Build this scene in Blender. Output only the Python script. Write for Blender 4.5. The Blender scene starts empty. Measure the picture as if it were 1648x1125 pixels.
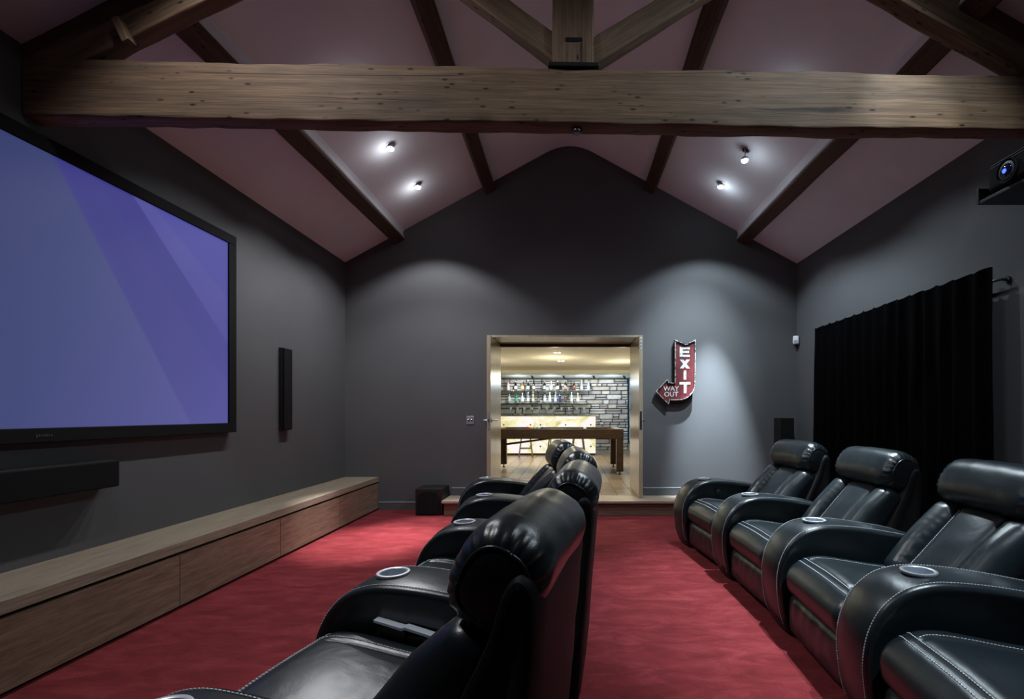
import bpy, bmesh, math, random
from mathutils import Vector, Matrix, noise as mnoise
random.seed(7)
SC = bpy.context.scene
COL = SC.collection
PI = math.pi
# ------------------------------------------------------------------ camera
cam_d = bpy.data.cameras.new('camera'); cam = bpy.data.objects.new('camera', cam_d); COL.objects.link(cam)
cam_d.sensor_width = 36.0; cam_d.lens = 17.0
cam_d.shift_x = -93.0 / 1648; cam_d.shift_y = 103.5 / 1648
cam_d.clip_start = 0.05; cam_d.clip_end = 60
cam.location = (0, 0, 1.2); cam.rotation_euler = (PI / 2, 0, 0)
SC.camera = cam
# ------------------------------------------------------------------ world / exposure
w = bpy.data.worlds.new('world'); SC.world = w; w.use_nodes = True
w.node_tree.nodes['Background'].inputs[0].default_value = (0.01, 0.012, 0.016, 1)
w.node_tree.nodes['Background'].inputs[1].default_value = 0.3
SC.view_settings.view_transform = 'Standard'; SC.view_settings.look = 'None'
SC.view_settings.exposure = 0.12; SC.view_settings.gamma = 1.0
SC.view_settings.use_curve_mapping = False
SC.cycles.diffuse_bounces = 6; SC.cycles.max_bounces = 12
# ------------------------------------------------------------------ lights
COOL = (0.76, 0.91, 1.0); NEUTRAL = (0.95, 0.97, 1.0)
def spot(loc, aim, power, size, blend=0.3, color=COOL, radius=0.025):
    d = bpy.data.lights.new('spot', 'SPOT'); d.energy = power; d.spot_size = math.radians(size)
    d.spot_blend = blend; d.color = color; d.shadow_soft_size = radius
    o = bpy.data.objects.new('spot', d); COL.objects.link(o); o.location = loc
    o.rotation_euler = (Vector(aim) - Vector(loc)).to_track_quat('-Z', 'Y').to_euler()
    return o
KS, KC, KP = 2.7, 4.6, 0.75
def point(loc, power, color, radius=0.05):
    d = bpy.data.lights.new('point', 'POINT'); d.energy = power; d.color = color; d.shadow_soft_size = radius
    o = bpy.data.objects.new('point', d); COL.objects.link(o); o.location = loc; return o
def downlight_pair(loc, aim, spill, core, core_size=38, spill_size=116, leak=1.0, spill_aim=None):
    x, y, z = loc
    c = COOL if x > 0 else NEUTRAL
    spot((x, y, z), spill_aim or (x + 0.02, y, 0), spill * KS, spill_size, 0.35, c)
    spot((x, y, z), aim, core * KC, core_size, 1.0, c)
    point((x, y, z - 0.06), KP * leak, c, 0.03)          # light leaking sideways from the lamp
LZ = 3.62
#                 lamp                    aim                 spill core
downlight_pair((-1.68, 4.52, LZ), (-1.85, 4.55, 0), 32, 330, 27)
downlight_pair((-1.67, 5.30, LZ), (-1.45, 5.05, 0), 30, 170, 27)
downlight_pair((1.67, 4.60, 3.54), (1.48, 6.05, 1.9), 26, 62, 50)
downlight_pair((1.66, 5.30, LZ), (1.80, 6.05, 0.72), 34, 560, 25)
downlight_pair((-1.66, 3.72, LZ), (-1.20, 3.40, 0), 17, 10, 50, 116, 0.5)
downlight_pair((1.65, 3.72, LZ), (1.25, 3.20, 0), 18, 200, 48, 116, 0.5)
downlight_pair((1.66, 1.85, LZ), (1.80, 2.55, 2.75), 15, 14, 36, 124, 1.0, (0.6, 3.1, 0.5))
downlight_pair((1.66, 1.05, LZ), (1.50, 1.8, 0.4), 10, 90, 46, 112, 1.0, (0.8, 2.5, 0.5))
downlight_pair((-1.66, 1.85, LZ), (-0.9, 1.75, 0.4), 12, 14, 44, 130, 1.0, (-0.7, 3.1, 0.5))
downlight_pair((-1.66, 1.05, LZ), (-0.7, 1.3, 0.6), 9, 16, 50, 112, 1.0, (-0.8, 2.5, 0.5))
WARM = (1.0, 0.90, 0.62)
for lx, ly, lp in ((-0.19, 10.4, 60), (-0.23, 9.0, 50), (-2.0, 9.6, 60), (0.9, 7.6, 36), (-0.7, 7.6, 30)):
    spot((lx, ly, 2.30), (lx, ly, 0), lp * 2.1, 128, 0.4, WARM, 0.05)
for lx, ly in ((-0.3, 9.9), (-1.9, 10.4), (1.15, 10.6)): point((lx, ly, 1.95), 13, WARM, 0.05)  # added points without fixtures, to brighten the bar ceiling
for sx in (-1.35, -0.5, 0.35, 1.1):
    spot((sx, 12.85, 2.14), (sx, 13.55, 1.45), 26, 120, 0.6, (0.92, 0.96, 1.0), 0.03)
    point((sx, 12.75, 2.02), 5.5, (0.62, 0.83, 1.0), 0.03)  # added cool point, no fixture, to wash lowered ceiling and stones

# ------------------------------------------------------------------ helpers
def tag(o, label=None, cat=None, group=None, kind=None):
    if label: o['label'] = label
    if cat: o['category'] = cat
    if group: o['group'] = group
    if kind: o['kind'] = kind
    return o
def empty(name, loc=(0, 0, 0), rz=0.0, parent=None):
    o = bpy.data.objects.new(name, None); COL.objects.link(o); o.location = loc; o.rotation_euler = (0, 0, rz)
    o.empty_display_size = 0.1
    if parent: o.parent = parent
    return o
def link(name, me, mat, parent=None, loc=(0, 0, 0), rot=(0, 0, 0), scale=(1, 1, 1)):
    o = bpy.data.objects.new(name, me); COL.objects.link(o)
    if mat is not None and not me.materials: me.materials.append(mat)
    o.location = loc; o.rotation_euler = rot; o.scale = scale
    if parent: o.parent = parent
    return o
class MB:
    def __init__(s): s.v = []; s.f = []
    def add(s, v, f):
        n = len(s.v); s.v += [tuple(p) for p in v]; s.f += [tuple(i + n for i in q) for q in f]; return s
    def box(s, x0, x1, y0, y1, z0, z1):
        return s.add([(x0, y0, z0), (x1, y0, z0), (x1, y1, z0), (x0, y1, z0), (x0, y0, z1), (x1, y0, z1), (x1, y1, z1), (x0, y1, z1)],
                     [(0, 3, 2, 1), (4, 5, 6, 7), (0, 1, 5, 4), (1, 2, 6, 5), (2, 3, 7, 6), (3, 0, 4, 7)])
    def prism(s, poly, y0, y1, axis='y'):          # poly of (x,z) extruded in y; axis 'x': poly of (y,z) extruded in x
        n = len(poly)
        P = (lambda p, t: (p[0], t, p[1])) if axis == 'y' else ((lambda p, t: (t, p[0], p[1])) if axis == 'x' else (lambda p, t: (p[0], p[1], t)))
        v = [P(p, y0) for p in poly] + [P(p, y1) for p in poly]
        f = [tuple(range(n)), tuple(range(2 * n - 1, n - 1, -1))] + [(i, i + n, (i + 1) % n + n, (i + 1) % n) for i in range(n)]
        return s.add(v, f)
    def lathe(s, prof, c=(0, 0, 0), seg=20, axis='z'):   # prof (r,h)
        v = []; f = []; m = len(prof)
        for r, h in prof:
            for k in range(seg):
                a = 2 * PI * k / seg; x, y = r * math.cos(a), r * math.sin(a)
                p = (x, y, h) if axis == 'z' else ((h, x, y) if axis == 'x' else (x, h, y))
                v.append((p[0] + c[0], p[1] + c[1], p[2] + c[2]))
        for i in range(m - 1):
            for k in range(seg):
                f.append((i * seg + k, i * seg + (k + 1) % seg, (i + 1) * seg + (k + 1) % seg, (i + 1) * seg + k))
        f.append(tuple(range(seg))); f.append(tuple(range((m - 1) * seg, m * seg)))
        return s.add(v, f)
    def tube(s, pts, r, seg=10):
        pts = [Vector(p) for p in pts]; v = []; f = []; n = len(pts)
        rs = r if isinstance(r, (list, tuple)) else [r] * n
        up = Vector((0, 0, 1))
        for i, p in enumerate(pts):
            t = (pts[min(i + 1, n - 1)] - pts[max(i - 1, 0)]).normalized()
            u = up if abs(t.dot(up)) < 0.95 else Vector((1, 0, 0))
            a = t.cross(u).normalized(); b = t.cross(a)
            for k in range(seg):
                q = 2 * PI * k / seg; v.append(p + (a * math.cos(q) + b * math.sin(q)) * rs[i])
        for i in range(n - 1):
            for k in range(seg):
                f.append((i * seg + k, i * seg + (k + 1) % seg, (i + 1) * seg + (k + 1) % seg, (i + 1) * seg + k))
        f.append(tuple(range(seg))); f.append(tuple(range((n - 1) * seg, n * seg)))
        return s.add(v, f)
    def mesh(s, name, smooth=False, bevel=0, angle=40, nocap=0):
        if nocap: s.f = [q for q in s.f if len(q) != nocap]
        me = bpy.data.meshes.new(name); me.from_pydata(s.v, [], s.f); me.validate()
        bm = bmesh.new(); bm.from_mesh(me)
        bmesh.ops.recalc_face_normals(bm, faces=bm.faces)
        if bevel:
            ed = [e for e in bm.edges if len(e.link_faces) == 2 and e.calc_face_angle(0) > math.radians(30)]
            bmesh.ops.bevel(bm, geom=ed, offset=bevel, segments=2, affect='EDGES', profile=0.5, clamp_overlap=True)
        bm.to_mesh(me); bm.free()
        if smooth:
            me.polygons.foreach_set('use_smooth', [True] * len(me.polygons))
            if angle < 180: me.set_sharp_from_angle(angle=math.radians(angle))
        me.update(); return me
    def build(s, name, mat, parent=None, loc=(0, 0, 0), rot=(0, 0, 0), smooth=False, bevel=0, angle=40):
        return link(name, s.mesh(name, smooth, bevel, angle), mat, parent, loc, rot)
def box_obj(name, mat, b, parent=None, bevel=0.0, loc=(0, 0, 0)):
    return MB().box(*b).build(name, mat, parent, loc=loc, bevel=bevel)
def axis_pts(s, r, n):
    h = s / 2; e = [h - r + r * math.sin(PI / 2 * k / 5) for k in range(6)]
    inner = [-(h - r) + 2 * (h - r) * k / n for k in range(1, n)]
    return [-x for x in reversed(e)] + inner + e
def rbox(sx, sy, sz, r, n=(8, 8, 4), crown=0.0, warp=None):
    ax = [axis_pts(sx, r, n[0]), axis_pts(sy, r, n[1]), axis_pts(sz, r, n[2])]
    hs = (sx / 2, sy / 2, sz / 2); idx = {}; V = []; F = []
    def vid(p):
        k = (round(p[0], 6), round(p[1], 6), round(p[2], 6))
        if k in idx: return idx[k]
        core = [max(-(h - r), min(h - r, c)) for c, h in zip(p, hs)]
        d = Vector([a - b for a, b in zip(p, core)])
        q = Vector(core) + (d.normalized() * r if d.length > 1e-9 else d)
        if crown: q.z += (1 if q.z > 0 else -1) * crown * (1 - (q.x / hs[0]) ** 2) * (1 - (q.y / hs[1]) ** 2) * min(1, abs(q.z) / (hs[2] - r * 0.5))
        if warp: q = Vector(warp(q))
        idx[k] = len(V); V.append(tuple(q)); return idx[k]
    for a, (b, c) in ((0, (1, 2)), (1, (2, 0)), (2, (0, 1))):
        for sgn in (-1, 1):
            B, Cc = ax[b], ax[c]
            for i in range(len(B) - 1):
                for j in range(len(Cc) - 1):
                    q = []
                    for (u, v_) in ((B[i], Cc[j]), (B[i + 1], Cc[j]), (B[i + 1], Cc[j + 1]), (B[i], Cc[j + 1])):
                        p = [0, 0, 0]; p[a] = sgn * hs[a]; p[b] = u; p[c] = v_; q.append(vid(p))
                    if len(set(q)) == 4: F.append(tuple(q) if sgn > 0 else tuple(reversed(q)))
    m = MB(); m.v = V; m.f = F; return m
def catmull(pts, n=5, closed=False):
    out = []; m = len(pts); rng = m if closed else m - 1
    for i in range(rng):
        if closed: p = [pts[(i + k - 1) % m] for k in range(4)]
        else: p = [pts[max(0, min(m - 1, i + k - 1))] for k in range(4)]
        for k in range(n):
            t = k / n
            out.append(tuple(0.5 * (2 * b + (c - a) * t + (2 * a - 5 * b + 4 * c - d) * t * t + (3 * b - a - 3 * c + d) * t ** 3) for a, b, c, d in zip(*p)))
    if not closed: out.append(tuple(pts[-1]))
    return out
def nz(p, s): return mnoise.noise(Vector(p) * s)
def smooth(a, b, x):
    t = max(0.0, min(1.0, (x - a) / (b - a))); return t * t * (3 - 2 * t)
# ------------------------------------------------------------------ materials
def mat(name, col, rough=0.5, metal=0.0, spec=0.5):
    m = bpy.data.materials.new(name); m.use_nodes = True
    b = m.node_tree.nodes['Principled BSDF']
    b.inputs['Base Color'].default_value = (*col, 1); b.inputs['Roughness'].default_value = rough
    b.inputs['Metallic'].default_value = metal; b.inputs['Specular IOR Level'].default_value = spec
    return m
def N(m, t, **kw):
    n = m.node_tree.nodes.new(t)
    for k, v in kw.items():
        if k in n.inputs: n.inputs[k].default_value = v
        else: setattr(n, k, v)
    return n
def L(m, a, b): m.node_tree.links.new(a, b)
def coords(m, scale=(1, 1, 1), rot=(0, 0, 0), kind='Object'):
    t = N(m, 'ShaderNodeTexCoord'); mp = N(m, 'ShaderNodeMapping'); mp.inputs['Scale'].default_value = scale; mp.inputs['Rotation'].default_value = rot
    L(m, t.outputs[kind], mp.inputs['Vector']); return mp.outputs[0]
def ramp(m, fac, stops):
    r = N(m, 'ShaderNodeValToRGB'); e = r.color_ramp.elements
    while len(e) < len(stops): e.new(0.5)
    for k, (p, c) in zip(e, stops): k.position = p; k.color = (*c, 1) if len(c) == 3 else c
    L(m, fac, r.inputs[0]); return r.outputs[0]
def mix(m, fac, a, b, mode='MIX'):
    n = N(m, 'ShaderNodeMix', data_type='RGBA', blend_type=mode)
    for s, v in ((n.inputs[0], fac), (n.inputs[6], a), (n.inputs[7], b)):
        if hasattr(v, 'links'): L(m, v, s)
        elif isinstance(v, (int, float)): s.default_value = v
        else: s.default_value = (*v, 1)
    return n.outputs[2]
def bump(m, h, strength=0.2, dist=0.01):
    n = N(m, 'ShaderNodeBump', Strength=strength, Distance=dist); L(m, h, n.inputs['Height'])
    L(m, n.outputs[0], m.node_tree.nodes['Principled BSDF'].inputs['Normal']); return n
def setc(m, sock): L(m, sock, m.node_tree.nodes['Principled BSDF'].inputs['Base Color'])
def plaster(name, col, var=0.12, rough=0.75):
    m = mat(name, col, rough, 0, 0.3)
    n = N(m, 'ShaderNodeTexNoise', Scale=1.3, Detail=4.0); L(m, coords(m), n.inputs[0])
    setc(m, ramp(m, n.outputs[0], [(0.3, tuple(c * (1 - var) for c in col)), (0.7, tuple(c * (1 + var) for c in col))]))
    n2 = N(m, 'ShaderNodeTexNoise', Scale=60.0, Detail=3.0); L(m, coords(m), n2.inputs[0]); bump(m, n2.outputs[0], 0.06, 0.004)
    return m
def wood(name, dark, light, grain=(1, 14, 14), rough=0.5, rot=(0, 0, 0), detail=6.0, spec=0.35, bs=0.15):
    m = mat(name, light, rough, 0, spec)
    v = coords(m, grain, rot)
    n = N(m, 'ShaderNodeTexNoise', Scale=2.2, Detail=detail, Roughness=0.62, Distortion=0.6); L(m, v, n.inputs[0])
    n2 = N(m, 'ShaderNodeTexNoise', Scale=9.0, Detail=3.0); L(m, v, n2.inputs[0])
    a = ramp(m, n.outputs[0], [(0.28, dark), (0.52, tuple((x + y) / 2 for x, y in zip(dark, light))), (0.75, light)])
    b = ramp(m, n2.outputs[0], [(0.35, (0.72, 0.72, 0.72)), (0.65, (1, 1, 1))])
    setc(m, mix(m, 1.0, a, b, 'MULTIPLY')); bump(m, n2.outputs[0], bs, 0.003)
    return m
M = {}
M['wall'] = plaster('grey_paint', (0.093, 0.093, 0.099), 0.06)
M['ceil'] = plaster('white_plaster', (0.78, 0.77, 0.82), 0.05)
M['cream'] = plaster('cream_plaster', (0.74, 0.71, 0.60), 0.04)
M['barwall'] = plaster('bar_paint', (0.45, 0.43, 0.38), 0.05)
M['edge_paint'] = mat('pale_grey_paint', (0.30, 0.31, 0.34), 0.45)
# carpet
m = M['carpet'] = mat('red_carpet', (0.25, 0.02, 0.03), 0.95, 0, 0.15)
n = N(m, 'ShaderNodeTexNoise', Scale=4.2, Detail=8.0, Roughness=0.74, Distortion=0.5); L(m, coords(m, (0.8, 2.0, 1)), n.inputs[0])
n2 = N(m, 'ShaderNodeTexNoise', Scale=220.0, Detail=2.0); L(m, coords(m), n2.inputs[0])
a = ramp(m, n.outputs[0], [(0.30, (0.105, 0.008, 0.010)), (0.5, (0.178, 0.0165, 0.020)), (0.70, (0.260, 0.037, 0.043))])
b = ramp(m, n2.outputs[0], [(0.3, (0.6, 0.6, 0.6)), (0.7, (1.15, 1.15, 1.15))])
setc(m, mix(m, 1.0, a, b, 'MULTIPLY')); bump(m, n2.outputs[0], 0.6, 0.006)
m.node_tree.nodes['Principled BSDF'].inputs['Sheen Weight'].default_value = 0.12
m.node_tree.nodes['Principled BSDF'].inputs['Sheen Tint'].default_value = (1.0, 0.45, 0.5, 1)
# leather
m = M['leather'] = mat('black_leather', (0.0085, 0.0130, 0.0160), 0.36, 0, 0.58)
v = coords(m)
n = N(m, 'ShaderNodeTexVoronoi', Scale=420.0); L(m, v, n.inputs[0])
n2 = N(m, 'ShaderNodeTexNoise', Scale=9.0, Detail=5.0, Roughness=0.55, Distortion=1.2); L(m, v, n2.inputs[0])
n3 = N(m, 'ShaderNodeTexNoise', Scale=3.0, Detail=3.0); L(m, v, n3.inputs[0])
mr = N(m, 'ShaderNodeMapRange'); mr.inputs[1].default_value = 0.3; mr.inputs[2].default_value = 0.7; mr.inputs[3].default_value = 0.27; mr.inputs[4].default_value = 0.35
L(m, n3.outputs[0], mr.inputs[0]); L(m, mr.outputs[0], m.node_tree.nodes['Principled BSDF'].inputs['Roughness'])
b1 = N(m, 'ShaderNodeBump', Strength=0.07, Distance=0.02); L(m, n2.outputs[0], b1.inputs['Height'])
b2 = N(m, 'ShaderNodeBump', Strength=0.12, Distance=0.0012); L(m, n.outputs[0], b2.inputs['Height']); L(m, b1.outputs[0], b2.inputs['Normal'])
L(m, b2.outputs[0], m.node_tree.nodes['Principled BSDF'].inputs['Normal'])
M['leather_back'] = mat('black_leather_back', (0.009, 0.010, 0.011), 0.6, 0, 0.25)
M['thread'] = mat('grey_thread', (0.52, 0.55, 0.58), 0.7)
M['chrome'] = mat('brushed_steel', (0.60, 0.62, 0.65), 0.40, 0.85)
M['steel_dark'] = mat('dark_steel', (0.12, 0.12, 0.13), 0.4, 0.9)
M['black'] = mat('black_plastic', (0.008, 0.008, 0.009), 0.45)
M['grille'] = mat('black_cloth', (0.006, 0.006, 0.007), 0.9, 0, 0.2)
M['velvet'] = mat('black_velvet', (0.0022, 0.0020, 0.0023), 1.0, 0, 0.02)
M['velvet'].node_tree.nodes['Principled BSDF'].inputs['Sheen Weight'].default_value = 0.0
M['white_plastic'] = mat('white_plastic', (0.75, 0.76, 0.80), 0.4)
# timber
def timber(name, dark, light):
    m = wood(name, dark, light, (0.55, 20, 20), 0.7, bs=0.5)
    bs = m.node_tree.nodes['Principled BSDF']; base = bs.inputs['Base Color'].links[0].from_socket
    v = coords(m, (9, 26, 26)); vo = N(m, 'ShaderNodeTexVoronoi', Scale=1.0); L(m, v, vo.inputs[0])
    big = N(m, 'ShaderNodeTexNoise', Scale=1.6, Detail=2.0); L(m, coords(m), big.inputs[0])
    thr = ramp(m, vo.outputs['Distance'], [(0.09, (0.10, 0.09, 0.08)), (0.20, (1, 1, 1))])
    area = ramp(m, big.outputs[0], [(0.40, (0, 0, 0)), (0.50, (1, 1, 1))])
    hole = mix(m, area, (1, 1, 1), thr)
    stain = N(m, 'ShaderNodeTexNoise', Scale=1.1, Detail=4.0, Roughness=0.6); L(m, coords(m, (1, 3, 3)), stain.inputs[0])
    st = ramp(m, stain.outputs[0], [(0.28, (0.62, 0.64, 0.67)), (0.48, (0.92, 0.92, 0.92)), (0.7, (1.12, 1.06, 1.0))])
    cr = N(m, 'ShaderNodeTexNoise', Scale=1.0, Detail=1.0); L(m, coords(m, (0.16, 4.2, 4.2)), cr.inputs[0])
    crack = ramp(m, cr.outputs[0], [(0.492, (1, 1, 1)), (0.4985, (0.22, 0.19, 0.17)), (0.5015, (0.22, 0.19, 0.17)), (0.508, (1, 1, 1))])
    cm = N(m, 'ShaderNodeTexNoise', Scale=0.9, Detail=1.0); L(m, coords(m, (1, 2, 2)), cm.inputs[0])
    cmask = ramp(m, cm.outputs[0], [(0.50, (0, 0, 0)), (0.56, (1, 1, 1))])
    crk = mix(m, cmask, (1, 1, 1), crack)
    c = mix(m, 1.0, base, hole, 'MULTIPLY'); c = mix(m, 1.0, c, st, 'MULTIPLY'); c = mix(m, 1.0, c, crk, 'MULTIPLY'); setc(m, c)
    return m
M['timber'] = timber('old_timber', (0.100, 0.062, 0.040), (0.270, 0.172, 0.105))
M['purlin'] = timber('dark_timber', (0.050, 0.028, 0.018), (0.13, 0.075, 0.045))
M['oak'] = wood('oak_veneer', (0.17, 0.105, 0.07), (0.33, 0.225, 0.16), (14, 1.6, 24), 0.42)
M['oak_lit_top'] = wood('oak_lit_top', (0.24, 0.185, 0.13), (0.42, 0.345, 0.26), (22, 1.0, 22), 0.42)  # same bench oak, with the light falling on the top put into its colour
M['step_wood'] = wood('step_wood', (0.30, 0.23, 0.17), (0.50, 0.40, 0.31), (1.0, 18, 18), 0.4)
M['riser_wood'] = wood('riser_wood', (0.17, 0.105, 0.075), (0.29, 0.19, 0.14), (1.0, 18, 18), 0.45)
M['door'] = wood('door_oak', (0.36, 0.29, 0.20), (0.50, 0.41, 0.30), (20, 20, 0.8), 0.24, spec=0.6, bs=0.05)
M['plankA'] = wood('plank_tile', (0.20, 0.145, 0.10), (0.34, 0.26, 0.19), (16, 1.2, 16), 0.28, spec=0.5)
M['plankB'] = wood('plank_tile_pale', (0.25, 0.19, 0.14), (0.40, 0.32, 0.24), (16, 1.2, 16), 0.28, spec=0.5)
M['grout'] = mat('grout', (0.32, 0.29, 0.24), 0.8)
M['table_wood'] = wood('table_wood', (0.055, 0.034, 0.023), (0.105, 0.066, 0.046), (2, 16, 16), 0.35)
M['baize'] = mat('dark_baize', (0.012, 0.016, 0.02), 0.95)
M['stool_wood'] = wood('stool_wood', (0.10, 0.065, 0.04), (0.20, 0.14, 0.09), (12, 12, 1.5), 0.45)

# ================================================================== SETTING
XL, XR, YF, YB = -2.81, 2.84, 6.05, -2.6
ZE = 3.09
def ceil_z(x):
    x = abs(x)
    return 4.63 - 0.546 * x if x > 0.3 else 4.548 - 0.91 * x * x
fl = box_obj('floor', M['carpet'], (XL - 0.1, XR + 0.1, YB - 0.1, YF + 0.02, -0.12, 0.0))
tag(fl, 'mottled red carpet covering the cinema room floor', 'floor', kind='structure')
o = box_obj('wall_left', M['wall'], (XL - 0.2, XL, YB - 0.1, YF + 0.6, -0.1, ZE + 0.12))
tag(o, 'dark grey painted wall carrying the projection screen', 'wall', kind='structure')
o = box_obj('wall_right', M['wall'], (XR, XR + 0.2, YB - 0.1, YF + 0.6, -0.1, ZE + 0.12))
tag(o, 'dark grey painted wall behind the black curtain', 'wall', kind='structure')
DX0, DX1, DZ0, DZ1 = -1.025, 0.91, 0.18, 2.185
arch = [(x, ceil_z(x) + 0.03) for x in [-2.85 + 5.7 * k / 60 for k in range(61)]]
gab = MB()
gab.box(XL - 0.1, DX0, YF, YF + 0.62, -0.1, DZ1)
gab.box(DX1, XR + 0.1, YF, YF + 0.62, -0.1, DZ1)
gab.box(DX0, DX1, YF, YF + 0.62, -0.1, DZ0 - 0.03)
gab.prism([(XL - 0.1, DZ1), (XR + 0.1, DZ1)] + [(x, z) for x, z in reversed(arch)], YF, YF + 0.62)
o = gab.build('wall_back', M['wall'])
tag(o, 'grey gable wall with the double doorway to the bar', 'wall', kind='structure')
gb = MB(); gb.prism([(XL - 0.1, -0.1), (XR + 0.1, -0.1)] + [(x, z) for x, z in reversed(arch)], YB - 0.2, YB)
tag(gb.build('wall_front', M['wall']), 'grey gable wall closing the near end of the room', 'wall', kind='structure')
xs = [-3.0, -2.4, -1.8, -1.2, -0.6, -0.3] + [-0.3 + 0.05 * k for k in range(1, 12)] + [0.3, 0.6, 1.2, 1.8, 2.4, 3.03]
prof = [(x, ceil_z(x)) for x in xs]
cl = MB(); cl.prism(prof + [(x, z + 0.15) for x, z in reversed(prof)], YB - 0.1, YF + 0.4)
o = cl.build('ceiling', M['ceil'], smooth=True, angle=20)
tag(o, 'white plastered vaulted ceiling with a rounded ridge', 'ceiling', kind='structure')
# baseboards
def skirt(name, x0, x1, z0, lab):
    e = empty(name, ((x0 + x1) / 2, YF, z0)); hw = (x1 - x0) / 2
    box_obj('board', M['wall'], (-hw, hw, -0.018, -0.001, 0.001, 0.092), e)
    box_obj('top_edge', M['edge_paint'], (-hw, hw, -0.02, -0.001, 0.092, 0.101), e, 0.002)
    tag(e, lab, 'baseboard', kind='structure')
skirt('baseboard_back', -2.385, -1.482, 0, 'grey baseboard with pale top edge between bench and doorstep')
skirt('baseboard_left', -1.475, -1.03, 0.18, 'short grey baseboard standing on the doorstep behind the subwoofer')
skirt('baseboard_right', 0.915, 1.42, 0.18, 'grey baseboard on the doorstep below the exit sign')
skirt('baseboard_side', 1.43, 2.83, 0, 'grey baseboard behind the far black recliner')
# doorstep
e = empty('doorstep', (-0.02, 5.85, 0))
MB().box(-1.46, 1.44, -0.17, 0.198, 0.0, 0.15).build('riser', M['riser_wood'], e, bevel=0.003)
MB().box(-1.48, 1.46, -0.20, 0.199, 0.15, 0.18).build('tread', M['step_wood'], e, bevel=0.004)
tag(e, 'wide low wooden doorstep below the double doorway', 'step', kind='structure')
# door lining
e = empty('trim_1', (-0.06, YF, DZ0))
hw0, hw1 = DX0 + 0.06, DX1 + 0.06
MB().box(hw0, hw1, 0.0, 0.66, DZ1 - DZ0 - 0.025, DZ1 - DZ0 - 0.001).build('head_lining', M['door'], e)
MB().box(hw0 + 0.001, hw0 + 0.018, 0.0, 0.66, 0.0, DZ1 - DZ0 - 0.026).build('jamb_lining', M['door'], e)
MB().box(hw1 - 0.018, hw1 - 0.001, 0.0, 0.66, 0.0, DZ1 - DZ0 - 0.026).build('jamb_lining', M['door'], e)
MB().box(hw0 + 0.02, hw1 - 0.02, 0.60, 0.66, DZ1 - DZ0 - 0.065, DZ1 - DZ0 - 0.026).build('door_stop', M['table_wood'], e)
tag(e, 'oak lining of the double doorway reveal', 'door frame', kind='structure')
# door leaves (opened at right angles into the room)
def leaf(name, x0, x1, side, lab):
    e = empty(name, ((x0 + x1) / 2, 6.70, 0.185)); t = (x1 - x0) / 2
    MB().box(-t, t, -0.86, 0.0, 0.0, 1.965).build('leaf', M['door'], e, bevel=0.002)
    z = 0.935
    pl = MB().box(-0.012, 0.012, -0.8625, -0.858, z - 0.11, z + 0.11).build('lock_plate', M['steel_dark'] if side > 0 else M['chrome'], e)
    MB().box(-0.007, 0.007, -0.872, -0.8625, z - 0.014, z + 0.014).build('latch', M['steel_dark'], pl)
    if side < 0:
        for sg in (-1, 1):
            h = MB(); xx = sg * t
            h.lathe([(0.026, 0), (0.026, sg * 0.008)], (xx, -0.80, z), 18, 'x')
            h.tube([(xx, -0.80, z), (xx + sg * 0.045, -0.80, z), (xx + sg * 0.056, -0.79, z), (xx + sg * 0.056, -0.68, z)], 0.0095, 10)
            h.build('handle', M['chrome'], e, smooth=True)
    else:
        b = MB().box(-0.011, 0.011, -0.8635, -0.858, 1.80, 1.94).build('bolt_plate', M['chrome'], e)
        for zz in (1.83, 1.87, 1.91):
            MB().box(-0.006, 0.006, -0.8655, -0.8635, zz - 0.011, zz + 0.011).build('bolt_slot', M['black'], b)
        MB().lathe([(0.016, 0.0), (0.016, 0.02), (0.011, 0.028)], (t, -0.80, z), 14, 'x').build('keyhole', M['steel_dark'], e, smooth=True)
    for zz in (0.22, 1.0, 1.72):
        MB().lathe([(0.008, zz - 0.05), (0.008, zz + 0.05)], (-side * -t, 0.008, 0), 10).build('hinge', M['chrome'], e, smooth=True)
    tag(e, lab, 'door', kind='structure')
leaf('door_1', -1.003, -0.955, -1, 'oak door leaf with steel lever handle, beside the switch plate')
leaf('door_2', 0.835, 0.883, 1, 'oak door leaf with bolt plate, beside the exit sign')

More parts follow.
